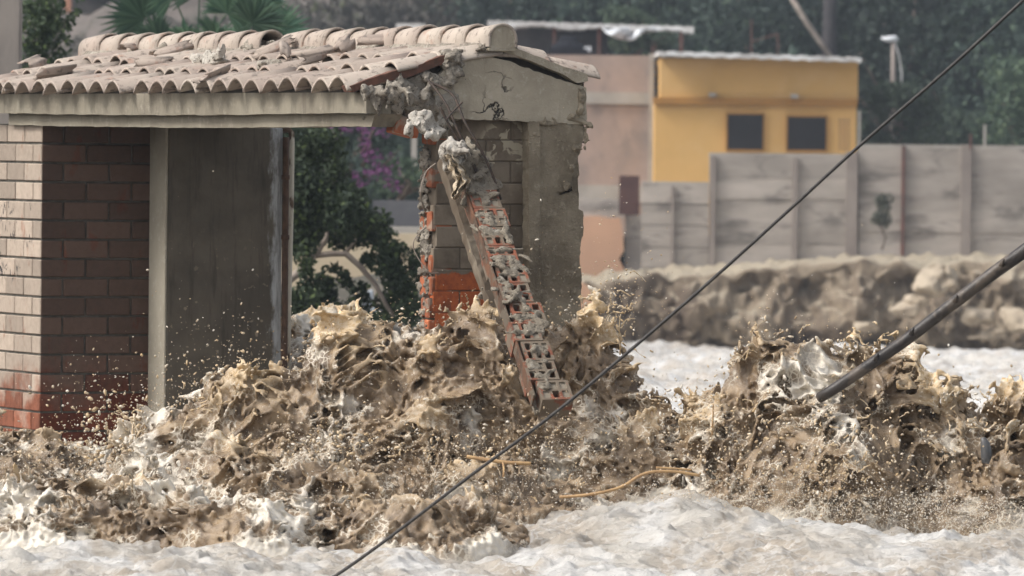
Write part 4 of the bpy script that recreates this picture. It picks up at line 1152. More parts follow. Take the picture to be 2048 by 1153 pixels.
# -- spray: drops thrown clear of the waves
def ico(sub=1):
    bm = bmesh.new(); bmesh.ops.create_icosphere(bm, subdivisions=sub, radius=1.0)
    v = np.array([q.co[:] for q in bm.verts], np.float32); f = np.array([[w.index for w in q.verts] for q in bm.faces], np.int32)
    bm.free(); return v, f
IV, IF = ico(1); I2V, I2F = ico(2)
def spray(name, P_, R_, St, fine=True, mat=None):
    bv, bf = (IV, IF) if fine else (I2V, I2F)
    n = len(P_)
    ang = rng.uniform(0, 2 * pi, n); el = rng.normal(0, 0.6, n)
    D = np.stack([np.cos(ang) * np.cos(el), np.sin(ang) * np.cos(el), np.sin(el)], 1)
    dots = bv @ D.T                                  # nv x n
    V = bv[None] + D[:, None, :] * (dots.T[:, :, None] * (St[:, None, None] - 1))
    V = V * R_[:, None, None] + P_[:, None, :]
    Fc = bf[None] + (np.arange(n) * len(bv))[:, None, None]
    return V.reshape(-1, 3), Fc.reshape(-1, 3)
def cloud(px0, py0, sx, sy, d0, sd, n, r0, r1, ang=0.0, power=2.2):
    a, b = rng.normal(0, 1, n) * sx, rng.normal(0, 1, n) * sy
    px = px0 + a * cos(ang) - b * sin(ang); py = py0 + a * sin(ang) + b * cos(ang)
    d = d0 + rng.normal(0, 1, n) * sd
    P_ = np.stack([(px - 1024) / F * d, d, CAMZ - (py - 275) / F * d], 1)
    R_ = r0 + (r1 - r0) * rng.random(n)**(power * 2)
    return P_, R_
def crestcloud(key, n, r0, r1, up=30, d=None, spread=0.25, x0=None, x1=None):
    hp = HUMPS[key]; xs = [p[0] for p in hp['pts']]; ys = [p[1] for p in hp['pts']]
    px = rng.uniform(x0 or xs[0], x1 or xs[-1], n)
    py = np.interp(px, xs, ys) - rng.exponential(up, n) + 15
    dd = (d or hp['d']) - 0.05 + rng.normal(0, spread, n)
    P_ = np.stack([(px - 1024) / F * dd, dd, CAMZ - (py - 275) / F * dd], 1)
    return P_, r0 + (r1 - r0) * rng.random(n)**4
def strings(n, px0, py0, sx, sy, d0, ln):
    """thin torn filaments of muddy water ending in beads"""
    m_ = MB()
    for i in range(n):
        p = at(px0 + rng.normal(0, sx), py0 + rng.normal(0, sy), d0 + rng.normal(0, 0.12))
        v = Vector((rng.normal(0, 1), rng.normal(0, 0.5), rng.normal(0.4, 0.8))).normalized()
        L = ln * rng.uniform(0.4, 1.4); pts = []
        for k in range(9):
            pts.append(p.copy()); v = (v + Vector((rng.normal(0, 0.28), rng.normal(0, 0.2), rng.normal(-0.05, 0.28)))).normalized(); p = p + v * L / 8
        r = rng.uniform(0.002, 0.0045)
        m_.tube(pts, [r * (1.3 + 0.5 * sin(k * 2.1 + i)) * (1 - 0.06 * k) for k in range(9)], 6)
    return m_
def spray_obj(name, parts, lab, fbase=0.0):
    V_, F_, b = [], [], 0
    for P_, R_ in parts:
        v, f = spray(name, P_.astype(np.float32), R_.astype(np.float32), rng.uniform(1.0, 2.7, len(P_)).astype(np.float32))
        V_.append(v); F_.append(f + b); b += len(v)
    V = np.concatenate(V_); n = len(V)
    tipv = np.repeat(rng.uniform(0.45, 1.0, n // len(IV)), len(IV)); fo = np.repeat(np.clip(fbase + rng.random(n // len(IV))**2 * 0.9, 0, 1), len(IV))
    o = mesh_np(name, V, np.concatenate(F_), MUD, None, True, {'tip': tipv, 'foam': fo})
    o['label'] = lab; o['category'] = 'spray'; o['kind'] = 'stuff'
    return o
spray_obj('flying_droplets', [
    crestcloud('main', 1200, 0.0012, 0.0065, 26), crestcloud('main', 400, 0.001, 0.006, 60, x0=230, x1=520),
    cloud(190, 800, 60, 45, 30.0, 0.6, 260, 0.0014, 0.0075), cloud(230, 870, 50, 35, 29.2, 0.3, 260, 0.002, 0.011),
    cloud(150, 905, 90, 22, 29.0, 0.3, 380, 0.0015, 0.007), cloud(480, 700, 130, 60, 29.3, 0.4, 90, 0.0012, 0.005),
    cloud(760, 800, 180, 60, 28.35, 0.12, 500, 0.0012, 0.005), cloud(880, 895, 150, 22, 28.0, 0.15, 900, 0.0012, 0.007),
    cloud(640, 890, 70, 30, 28.2, 0.2, 500, 0.0015, 0.008), cloud(1120, 880, 90, 35, 28.0, 0.2, 700, 0.0012, 0.005)],
    'muddy droplets thrown up along the wave in front of the gatehouse')
spray_obj('flying_droplets', [
    crestcloud('right', 900, 0.0012, 0.007, 20), cloud(1620, 880, 120, 60, 28.05, 0.12, 900, 0.0008, 0.008), cloud(1650, 950, 120, 36, 27.95, 0.15, 1200, 0.0007, 0.006),
    cloud(1400, 860, 60, 60, 28.2, 0.2, 900, 0.0009, 0.006), cloud(1900, 880, 90, 60, 28.1, 0.2, 400, 0.0009, 0.006)],
    'brown droplets bursting from the right hand wave')
spray_obj('flying_droplets', [
    cloud(1225, 600, 28, 40, 29.3, 0.15, 330, 0.0012, 0.0065, 0.3), cloud(1240, 560, 60, 90, 29.3, 0.3, 160, 0.0012, 0.0042), cloud(1215, 450, 60, 90, 29.3, 0.3, 60, 0.001, 0.0035),
    cloud(1500, 600, 240, 60, 29.0, 0.5, 120, 0.001, 0.003), cloud(1080, 470, 60, 60, 29.3, 0.1, 30, 0.001, 0.0055)],
    'sparse droplets flying up beside the chipped column')
spray_obj('fine_mist', [
    cloud(1780, 1010, 190, 24, 27.75, 0.25, 7000, 0.0006, 0.003), cloud(1500, 985, 120, 26, 27.8, 0.25, 3500, 0.0006, 0.0028), cloud(1960, 1030, 80, 30, 27.6, 0.25, 3000, 0.0006, 0.003),
    cloud(1000, 960, 200, 30, 27.6, 0.2, 2500, 0.0006, 0.003), cloud(300, 950, 220, 26, 28.2, 0.3, 2500, 0.0006, 0.004), cloud(700, 1010, 300, 30, 27.2, 0.25, 2500, 0.0006, 0.003)],
    'fine pale mist of drops hanging over the foot of the waves', 0.4)
m_ = strings(22, 1228, 625, 18, 30, 29.25, 0.07)
for a in ((14, 420, 800, 50, 20, 28.9, 0.07), (10, 270, 850, 12, 14, 28.9, 0.08), (20, 800, 680, 160, 20, 28.9, 0.04), (20, 1620, 760, 110, 50, 28.4, 0.04), (50, 1680, 900, 110, 50, 28.1, 0.05), (20, 1880, 840, 70, 50, 28.3, 0.045), (14, 700, 950, 200, 35, 27.6, 0.04)):
    q = strings(*a); m_.add(q.v, q.f)
o = m_.build('water_filaments', MUD, None, True)
for an, val in (('tip', 0.8), ('foam', 0.1)):
    a = o.data.attributes.new(an, 'FLOAT', 'POINT'); a.data.foreach_set('value', np.full(len(o.data.vertices), val, np.float32))
o['label'] = 'thin torn strings of muddy water leaping off the waves'; o['category'] = 'spray'; o['kind'] = 'stuff'
# ------------------------------------------------------------------ far bank, walls and houses
class Bld:
    """things far away, modelled from boxes whose faces stand at a real distance"""
    def __init__(s, name, label, cat, px, py, d, group=None):
        s.o = at(px, py, d); s.root = thing(name, label, cat, s.o, 0, group)
    def boxmb(s, mb, px0, py0, px1, py1, d, depth, tint=0.5, bev=0.0):
        a, b = at(px0, py1, d) - s.o, at(px1, py0, d) - s.o
        mb.box((a.x, d - s.o.y, a.z), (b.x, d - s.o.y + depth, b.z), tint, None, bev)
        return mb
    def part(s, name, boxes, mat, parent=None, label=None, bev=0.0):
        mb = MB()
        for b in boxes: s.boxmb(mb, *b, bev=bev)
        return mb.build(name, mat, parent or s.root, False, label)
def simple_box(name, label, cat, px0, py0, px1, py1, d, depth, mat, group=None):
    o = at((px0 + px1) / 2, py1, d); a, b = at(px0, py1, d) - o, at(px1, py0, d) - o
    q = MB().box((a.x, 0, a.z), (b.x, depth, b.z)).build(name, mat); q.location = o
    return tag(q, label, cat, group)

M_YELLOW = rough_mat('ochre_yellow_paint', (0.66, 0.40, 0.145), (0.60, 0.365, 0.125), 0.6, 0.85, 0.1, 0.01, None, (0.66, 0.43, 0.19), 0.35, (0.5, 0.7))
M_YBAND = rough_mat('brown_ochre_band', (0.40, 0.20, 0.05), (0.34, 0.17, 0.045), 1.5, 0.85, 0)
M_GLASSDK = rough_mat('dark_window_opening', (0.008, 0.007, 0.008), (0.014, 0.012, 0.013), 2.0, 0.5, 0, spec=0.3)
M_ZINC = rough_mat('corrugated_white_sheet', (0.70, 0.69, 0.67), (0.42, 0.40, 0.38), 2.5, 0.6, 0, c3=(0.8, 0.8, 0.79), s3=1.2, t3=(0.45, 0.6))
M_PINK = rough_mat('pinkish_brickwork', (0.42, 0.315, 0.265), (0.34, 0.265, 0.225), 1.3, 0.9, 0.3, 0.02, 8, (0.29, 0.235, 0.205), 1.1, (0.50, 0.66))
M_GREYCON = rough_mat('grey_concrete_wall', (0.46, 0.41, 0.365), (0.32, 0.285, 0.25), 0.9, 0.9, 0.5, 0.02, 5, (0.20, 0.18, 0.16), 1.3, (0.50, 0.66), 0.12, stretch=(0.5, 1, 1.6))
M_BANDCON = rough_mat('light_concrete_band', (0.43, 0.40, 0.36), (0.33, 0.30, 0.265), 1.2, 0.9, 0.3)
M_ROPE = rough_mat('red_brown_steel', (0.16, 0.075, 0.06), (0.11, 0.07, 0.06), 3, 0.8, 0)
M_DKGREY = rough_mat('dark_grey_sheet', (0.10, 0.10, 0.11), (0.15, 0.15, 0.155), 1.5, 0.8, 0)
M_APRICOT = rough_mat('apricot_wall_paint', (0.62, 0.375, 0.245), (0.56, 0.34, 0.225), 1.2, 0.9, 0.1, c3=(0.60, 0.45, 0.33), s3=0.9, t3=(0.6, 0.75))
M_DOORBR = rough_mat('rusty_brown_sheet_door', (0.085, 0.045, 0.04), (0.12, 0.06, 0.05), 2, 0.8, 0)
M_BLACKPL = rough_mat('black_plastic_tank', (0.012, 0.013, 0.017), (0.02, 0.02, 0.025), 2, 0.95, 0, spec=0.05)
M_CLOTH = rough_mat('white_plastic_sheet', (0.78, 0.80, 0.82), (0.62, 0.65, 0.68), 1.5, 0.7, 0)

# yellow house
h = Bld('yellow_house', 'ochre yellow two storey house with two dark windows behind the grey wall', 'house', 1512, 470, 162)
wall = h.part('house_wall', [(1320, 120, 1716, 204, 162, 6), (1307, 207, 1713, 470, 162.06, 6)], M_YELLOW)
h.part('wall_band', [(1306, 199, 1715, 208, 161.90, 0.3)], M_YBAND)
for (a, b, c, d_, lb) in ((1455, 229, 1526, 300, 'left square window'), (1575, 234, 1652, 301, 'right wider window')):
    w = h.part('window', [(a, b, c, d_, 161.97, 0.07)], M_GLASSDK, label=lb)
    h.part('window_frame', [(a - 3, b - 3, c + 3, b, 161.95, 0.1), (a - 3, d_, c + 3, d_ + 3, 161.95, 0.1), (a - 3, b, a, d_, 161.95, 0.1), (c, b, c + 3, d_, 161.95, 0.1)], M_YBAND, w)
for (a, b) in ((1424, 190), (1588, 193)):
    h.part('wall_lamp', [(a - 6, b - 4, a + 8, b + 4, 161.7, 0.35)], M_BANDCON)
# roof sheets, wavy edge
m_ = MB(); n = 46
for i in range(n):
    px = 1316 + (1723 - 1316) * i / n; pe = px + (1723 - 1316) / n * 0.92
    yy = 103 + (px - 1316) / 407 * 13 + 1.2 * math.sin(i * 1.7)
    a, b = at(px, yy + 9, 161.2) - h.o, at(pe, yy, 161.2) - h.o
    m_.box((a.x, -0.9, a.z), (b.x, 6.2, b.z), random.random())
m_.build('corrugated_roof', M_ZINC, h.root)

# pink brick house with terrace
h = Bld('pink_brick_house', 'unplastered pinkish brick house with concrete bands left of the yellow house', 'house', 1200, 470, 164)
h.part('brick_wall', [(960, 112, 1300, 470, 164, 8)], M_PINK)
h.part('concrete_band', [(960, 186, 1300, 206, 163.9, 0.2)], M_BANDCON)
h.part('concrete_band', [(960, 372, 1306, 402, 163.85, 0.3)], M_BANDCON)
h.part('concrete_column', [(1296, 108, 1308, 372, 163.8, 0.4)], M_BANDCON)
h.part('toothed_brick_edge', [(1304, 118 + q * 12, 1314, 124 + q * 12, 163.9, 0.4) for q in range(8)], M_DKGREY)
h.part('starter_bars', [(1303, 92, 1305.5, 110, 164, 0.05), (1309, 86, 1311, 110, 164, 0.05)], M_ROPE)
# awning on the terrace
h = Bld('terrace_awning', 'thin white corrugated awning on posts above the pink brick house', 'awning', 1200, 112, 166)
m_ = MB()
for i in range(50):
    px = 975 + (1388 - 975) * i / 50; pe = px + 7.6
    yy = 43 + (px - 975) / 413 * 13 + 0.8 * math.sin(i * 2.3)
    a, b = at(px, yy + 9 + 3 * math.sin(i * 0.4), 166) - h.o, at(pe, yy, 166) - h.o
    m_.box((a.x, 0, a.z), (b.x, 3.0, b.z + 0.02), random.random())
m_.build('awning_sheet', M_ZINC, h.root)
for (px, a, b) in ((1108, 50, 112), (1198, 50, 112), (1362, 60, 106)):
    h.part('awning_post', [(px - 4, a, px + 4, b, 166.2, 0.12)], M_ROPE)
h.part('terrace_screen', [(1026, 60, 1216, 112, 168.8, 0.1)], M_DKGREY)
p0 = at(1260, 62, 165.9)
V = []; n = 14
m_ = MB()
for i in range(n + 1):
    t = i / n; px = 1205 + 115 * t; sag = 24 * (math.sin(pi * min(t * 1.3, 1)) ** 0.8)
    for k in (0, 0.5, 1):
        p = at(px, 56 + 4 * t + sag * k, 165.9 + 0.3 * math.sin(k * 3 + i)) - h.o
        V.append(p)
m_.add(V, [(i*3+k, i*3+k+1, (i+1)*3+k+1, (i+1)*3+k) for i in range(n) for k in (0, 1)])
c_ = m_.build('sagging_sheet', M_CLOTH, h.root, True); sm = c_.modifiers.new('t', 'SOLIDIFY'); sm.thickness = 0.03
simple_box('white_sheet_roof', 'small white roof sheet seen just over the ridge left of the awning', 'roof sheet', 792, 48, 850, 58, 170, 3, M_ZINC)
# tank
t_ = Bld('water_tank', 'black water tank on the terrace under the white awning', 'water tank', 1137, 113, 164.8)
m_ = MB(); r_ = 35 / F * 164.8
prof = [(0, 1.0), (8, 1.0), (20, 1.0), (26, 0.8), (30, 0.55), (38, 0.5), (40, 0.42)]
k1 = 164.8 / F
m_.tube([(0, 0.6, a * k1) for a, b in prof], [r_ * b for a, b in prof], 20)
m_.build('tank_body', M_BLACKPL, t_.root, True)
t_.part('tank_stand', [(1100, 98, 1175, 113, 164.4, 0.8)], M_BLACKPL)
simple_box('white_bucket', 'small white bucket on the terrace edge right of the black tank', 'bucket', 1168, 94, 1182, 104, 164.5, 0.15, M_CLOTH)

# apricot wall and low grey buildings at the water's edge
h = Bld('apricot_wall', 'short apricot painted wall with a broken right edge just right of the gatehouse column', 'wall', 1205, 560, 151)
Pm = [(1100, 432), (1240, 434), (1246, 470), (1252, 500), (1240, 522), (1251, 545), (1225, 552), (1170, 560), (1100, 560)]
pts = [at(a, b, 151) - h.o for a, b in Pm]
MB().prism(jag([(p.x, p.z) for p in pts], 0.25, 0.05, 5), 0, 0.3).build('painted_panel', M_APRICOT, h.root)
h.part('concrete_footing', [(1100, 548, 1256, 568, 151.05, 0.5)], M_BANDCON)
h.part('grey_block_side', [(1250, 430, 1284, 575, 151.2, 0.4)], M_GREYCON)
h.part('grey_block_top', [(1100, 400, 1250, 434, 151.1, 0.5)], M_GREYCON)
simple_box('rusty_sheet_door', 'tall dark rust brown sheet hanging between the apricot wall and the grey wall', 'door', 1238, 352, 1279, 430, 150.6, 0.15, M_DOORBR)
h = Bld('apricot_arch', 'round apricot arch end standing in the water below the apricot wall', 'arch', 1165, 650, 140)
m_ = MB(); pr = []
for q in range(13):
    a_ = pi * q / 12; pr.append((1160 + 26 * cos(a_), 600 - 34 * sin(a_)))
pr = [(1186, 660)] + pr + [(1134, 660)]
pts = [at(a, b, 140) - h.o for a, b in pr]
m_.prism([(p.x, p.z) for p in pts], 0, 0.6); m_.build('arch_face', M_APRICOT, h.root)

# the long grey wall, each stretch with board marks
def greywall(name, label, px0, px1, ytop, ybot, d, seed, cols=()):
    h = Bld(name, label, 'wall', (px0 + px1) / 2, ybot, d, 'stretches of the grey riverside wall')
    r = random.Random(seed); m_ = MB()
    y = ytop; n = 0
    while y < ybot:
        hh = 44 + r.uniform(-3, 3); px = px0
        while px < px1:
            w = 2000
            h.boxmb(m_, px, y, min(px + w - 1.0, px1), min(y + hh - 3.0, ybot), d - r.uniform(0, 0.05), 0.3, r.random())
            px += w
        y += hh
    h.boxmb(m_, px0 + 1, ytop + 1, px1 - 1, ybot, d + 0.05, 0.2, 0.0)
    m_.build('wall_courses', M_GREYCON, h.root)
    h.part('wall_coping', [(px0, ytop - 3, px1, ytop, d - 0.03, 0.35)], M_BANDCON)
    for (cx, w, top, mt) in cols:
        h.part('wall_column', [(cx - w/2, top, cx + w/2, ybot, d - 0.16, 0.4)], mt)
    return h
M_COLGR = rough_mat('brown_grey_column', (0.30, 0.26, 0.23), (0.23, 0.195, 0.175), 1.0, 0.9, 0.3)
greywall('riverside_wall', 'lowest stretch of the grey wall, below the yellow house and next to the rusty sheet', 1283, 1418, 368, 560, 150, 1, ((1345, 8, 372, M_COLGR),))
greywall('riverside_wall', 'middle stretch of the grey wall in front of the two dark windows', 1419, 1716, 312, 545, 150, 2, ((1425, 13, 312, M_COLGR), (1590, 12, 316, M_COLGR), (1703, 24, 304, M_COLGR)))
greywall('riverside_wall', 'highest stretch of the grey wall right of the yellow house', 1717, 2130, 296, 535, 150, 3, ((1806, 9, 292, M_ROPE), (1932, 22, 290, M_COLGR)))
h = Bld('rebar_cage', 'thin rusty bar cage standing up from the wall column in front of the yellow house', 'rebar', 1688, 305, 149.9)
h.part('vertical_bar', [(x_, 236, x_ + 1.6, 306, 149.9, 0.03) for x_ in (1678, 1688, 1697)], M_ROPE)
h.part('tie_bar', [(1677, y_, 1699, y_ + 1.6, 149.88, 0.03) for y_ in range(240, 304, 8)], M_ROPE)
simple_box('iron_pole', 'thin rusty pole rising above the highest stretch of wall', 'pole', 1939, 268, 1943, 300, 149.5, 0.06, M_ROPE)
for px, y0, y1, lb in ((1716, 222, 300, 'thin pale post at the right corner of the yellow house'), (1967, 250, 294, 'short pale post behind the right part of the grey wall')):
    simple_box('thin_post', lb, 'post', px, y0, px + 5, y1, 155, 0.08, M_BANDCON)
# poles on the pink terrace edge near the trees
h = Bld('roof_aerial', 'thin aerial mast with a wire on the roof of the yellow house', 'aerial', 1503, 112, 163)
h.part('mast', [(1501, 40, 1504, 112, 163, 0.05)], M_ROPE)
h.part('mast', [(1554, 68, 1556.5, 112, 163, 0.05)], M_ROPE)
m_ = MB(); m_.tube([at(1503, 84, 163) - h.o, at(1530, 76, 163) - h.o, at(1555, 68, 163) - h.o], 0.012, 6); m_.build('aerial_wire', M_ROPE, h.root)

# street lamp
M_LAMPPOST = rough_mat('weathered_lamp_post', (0.30, 0.26, 0.23), (0.24, 0.20, 0.18), 2, 0.9, 0)
h = Bld('street_lamp', 'grey street lamp post with a pale flat head in front of the dark trees', 'street lamp', 1787, 300, 172)
m_ = MB(); m_.tube([at(1785, 300, 172) - h.o, at(1786, 180, 172) - h.o, at(1786, 86, 172) - h.o], [0.085, 0.07, 0.055], 8); m_.build('lamp_pole', M_LAMPPOST, h.root, True)
m_ = MB(); m_.tube([at(1788, 82, 172) - h.o, at(1798, 112, 172) - h.o, at(1803, 150, 172) - h.o, at(1801, 200, 172) - h.o], 0.02, 6); m_.build('lamp_cable', M_ZINC, h.root, True)
m_ = MB(); m_.tube([at(1796, 81, 172) - h.o, at(1790, 78, 172) - h.o, at(1776, 79, 172) - h.o, at(1762, 77, 172) - h.o], [0.03, 0.09, 0.08, 0.03], 10); m_.build('lamp_head', M_CLOTH, h.root, True)

# ------------------------------------------------------------------ river bank and ground
def bank_mat():
    m = NT_('eroded_bank_soil')
    co = m.coords(); n1 = m.noise(co, 0.9, 6, 0.65, 0.4); n2 = m.noise(co, 4.5, 6, 0.7); n3 = m.noise(co, 0.45, 4, 0.6)
    col = m.mix(m.ramp(n1, 0.35, 0.65), (0.19, 0.148, 0.108), (0.31, 0.25, 0.18))
    col = m.mix(m.math('MULTIPLY', m.ramp(n2, 0.5, 0.7), 0.8), col, (0.36, 0.30, 0.225))
    col = m.mix(m.ramp(n3, 0.5, 0.62), col, (0.13, 0.10, 0.075))
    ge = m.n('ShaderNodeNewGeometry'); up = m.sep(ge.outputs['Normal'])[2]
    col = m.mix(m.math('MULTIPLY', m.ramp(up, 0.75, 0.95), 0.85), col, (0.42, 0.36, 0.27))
    m.bump(n2, 0.9, 0.12)
    return m.done(col, 0.95, 0.1)
M_BANK = bank_mat()
def far_bank():
    """top ledge and eroded face of the far bank, right of the gatehouse"""
    nx, ns = 420, 90
    U, S = np.meshgrid(np.linspace(1100, 2160, nx), np.linspace(0, 1, ns), indexing='ij')
    ytop = np.interp(U, [1100, 1260, 1420, 1600, 1720, 1850, 1950, 2160], [566, 548, 538, 520, 512, 514, 508, 515])
    # s 0..0.15 : flat ledge from the wall to the lip, then the face down under water
    k = np.clip((S - 0.14) / 0.86, 0, 1)
    dl = 149.9 - 6.5 * np.clip(S / 0.14, 0, 1)
    ztop = CAMZ - (ytop - 275) / F * 147
    depth_in = np.interp(U, [1100, 1300, 1500, 1580, 2160], [4.2, 4.2, 3.8, 0.7, 0.3]) * ss((k - 0.45) / 0.25)   # undercut on the left
    Y = dl - 1.2 * k + depth_in * 0.9
    Z = ztop - k * 3.2
    X = (U - 1024) / F * Y
    bx = noise3(X, Y * 0 + 3, Z, 1.9, 0, 3.0) * 0.32 + noise3(X, Y * 0, Z, 0.6, 1, 8.0) * 0.07 + np.abs(noise3(X, 0 * X, Z * 0.6, 1.1, 1, 5.0)) * 0.10 + noise3(X, 0 * X, Z, 0.28, 0, 9.0) * 0.07
    Y = Y - bx * ss((S - 0.15) / 0.1)
    Z = Z + 0.03 * noise3(X, Y, 0 * X, 1.2, 0, 13.0) * (1 - k) + 0.05 * noise3(X, Y, Z, 0.5, 0, 19.0)
    idx = np.arange(nx * ns).reshape(nx, ns)
    Q = np.stack([idx[:-1, :-1], idx[:-1, 1:], idx[1:, 1:], idx[1:, :-1]], -1).reshape(-1, 4)
    tag(mesh_np('river_bank', np.stack([X, Y, Z], -1).reshape(-1, 3), Q, M_BANK, None, True), kind='structure')
far_bank()
M_BOULDER = rough_mat('pale_river_boulder', (0.44, 0.37, 0.28), (0.33, 0.27, 0.20), 1.6, 0.9, 0.6, 0.05, 5, (0.24, 0.20, 0.155), 1.5, (0.55, 0.7))
bl = [(1800, 622, 26, 14), (1856, 572, 44, 22), (1903, 562, 13, 22), (1835, 600, 20, 10), (1952, 632, 34, 22), (2030, 645, 34, 26), (1735, 655, 20, 10), (1985, 668, 22, 10)]
bl_lab = ['pale angular stone low in the bank, above the head of the wooden pole', 'broadest pale boulder, high in the bank under the wall', 'narrow upright pale stone right of the broadest boulder',
          'small pale stone just below the broadest boulder', 'big tan boulder at mid height of the bank, under the raised end of the pole', 'large tan boulder at the right edge by the waterline',
          'leftmost small stone at the waterline of the bank', 'flat stone at the waterline between the two large tan boulders']
for i, (px, py, rx, rz) in enumerate(bl):
    d = 141.7; k = d / F
    o = metablob('boulder', [(0, 0, 0, rx * k, rx * k * 1.3, rz * k), (rx * k * 0.35, 0, -rz * k * 0.25, rx * k * 0.7, rx * k, rz * k * 0.8)], 0.035, M_BOULDER, None, 0.05, 0.3, i * 3.1, 0.05, rock=True)
    o.location = at(px, py, d)
    tag(o, bl_lab[i], 'boulder', 'boulders in the far bank')

def hill_mat():
    m = NT_('scrub_covered_hill')
    co = m.coords(); x = m.sep(co)[0]
    n1 = m.noise(co, 0.12, 6, 0.65, 0.4); n2 = m.noise(co, 0.6, 6, 0.7)
    dry = m.mix(m.ramp(n2, 0.4, 0.65), (0.17, 0.145, 0.13), (0.095, 0.09, 0.075))
    grn = m.mix(m.ramp(n2, 0.4, 0.65), (0.04, 0.06, 0.032), (0.022, 0.034, 0.02))
    w = m.ramp(m.math('ADD', x, m.math('MULTIPLY', m.math('SUBTRACT', n1, 0.5), 14.0)), -4, 3)
    m.bump(n2, 1.0, 0.6)
    return m.done(m.mix(w, dry, grn), 0.95, 0.1)
def hill():
    nx, ny = 150, 110
    X, Y = np.meshgrid(np.linspace(-45, 45, nx), np.linspace(172, 430, ny), indexing='ij')
    Z = -4.0 + (Y - 172) * 0.20 + 1.6 * noise3(X, Y, 0 * X, 26, 0, 3.0) + 0.6 * noise3(X, Y, 0 * X, 8, 1, 6.0) + 0.35 * noise3(X, Y, 0 * X, 3, 1, 9.0)
    idx = np.arange(nx * ny).reshape(nx, ny)
    Q = np.stack([idx[:-1, :-1], idx[1:, :-1], idx[1:, 1:], idx[:-1, 1:]], -1).reshape(-1, 4)
    tag(mesh_np('hillside', np.stack([X, Y, Z], -1).reshape(-1, 3), Q, hill_mat(), None, True), kind='structure')
hill()
M_GROUND = rough_mat('dusty_grey_ground', (0.12, 0.105, 0.085), (0.075, 0.07, 0.055), 0.8, 0.95, 0.6, 0.05, 5, (0.18, 0.155, 0.125), 1.2, (0.5, 0.65))
def left_ground():
    nx, ny = 120, 120
    U, Y = np.meshgrid(np.linspace(-0.10, -0.006, nx), np.geomspace(41, 172, ny), indexing='ij')
    X = U * Y
    Z = 0.02 - (Y - 41) * 0.004 + 0.10 * noise3(X, Y, 0 * X, 2.5, 0, 1.0) + 0.04 * noise3(X, Y, 0 * X, 0.7, 1, 4.0) - 1.2 * ss((X + 1.2 + (Y - 45) * 0.0) / 1.0) * (Y < 60) - 0.8 * ss((42.5 - Y) / 1.5)
    idx = np.arange(nx * ny).reshape(nx, ny)
    Q = np.stack([idx[:-1, :-1], idx[1:, :-1], idx[1:, 1:], idx[:-1, 1:]], -1).reshape(-1, 4)
    tag(mesh_np('left_bank_ground', np.stack([X, Y, Z], -1).reshape(-1, 3), Q, M_GROUND, None, True), kind='structure')
left_ground()

# ------------------------------------------------------------------ trees and plants
def leaf_mat(name, c1, c2, c3=None):
    m = NT_(name)
    t = m.attr('tint')
    col = m.mix(m.ramp(t, 0.0, 0.8), c1, c2)
    if c3: col = m.mix(m.ramp(t, 0.86, 0.97), col, c3)
    oi = m.n('ShaderNodeObjectInfo'); vm = m.n('ShaderNodeVectorMath'); vm.operation = 'SCALE'
    m.L(col, vm.inputs[0]); m.L(m.ramp(oi.outputs['Random'], 0, 1, 0.55, 1.45), vm.inputs['Scale']); col = vm.outputs[0]
    m.done(col, 0.6, 0.25)
    tr = m.n('ShaderNodeBsdfTranslucent'); m.L(col, tr.inputs[0])
    mx = m.n('ShaderNodeMixShader'); mx.inputs[0].default_value = 0.25
    m.L(m.b.outputs[0], mx.inputs[1]); m.L(tr.outputs[0], mx.inputs[2]); m.L(mx.outputs[0], m.out.inputs[0])
    return m.m
LEAF_DARK = leaf_mat('dark_hill_foliage', (0.020, 0.036, 0.030), (0.052, 0.080, 0.060), (0.085, 0.125, 0.080))  # bluish tint of distant haze mixed into the leaf green
LEAF_MID = leaf_mat('mid_green_foliage', (0.030, 0.052, 0.036), (0.070, 0.105, 0.064), (0.11, 0.15, 0.085))
LEAF_SCRUB = leaf_mat('dry_scrub_foliage', (0.075, 0.072, 0.055), (0.135, 0.125, 0.105), (0.16, 0.17, 0.10))
LEAF_NEAR = leaf_mat('glossy_shrub_leaves', (0.030, 0.050, 0.028), (0.075, 0.108, 0.055), (0.18, 0.25, 0.09))
LEAF_PALM = leaf_mat('fan_palm_leaves', (0.055, 0.115, 0.075), (0.13, 0.22, 0.135))
BLOSSOM = leaf_mat('magenta_bougainvillea_bracts', (0.10, 0.035, 0.095), (0.20, 0.07, 0.185))
BARK = rough_mat('grey_brown_bark', (0.16, 0.125, 0.10), (0.10, 0.08, 0.065), 6, 0.95, 0.5, 0.02)
BARKP = rough_mat('pale_bark', (0.34, 0.29, 0.25), (0.24, 0.20, 0.17), 6, 0.95, 0.3, 0.02)
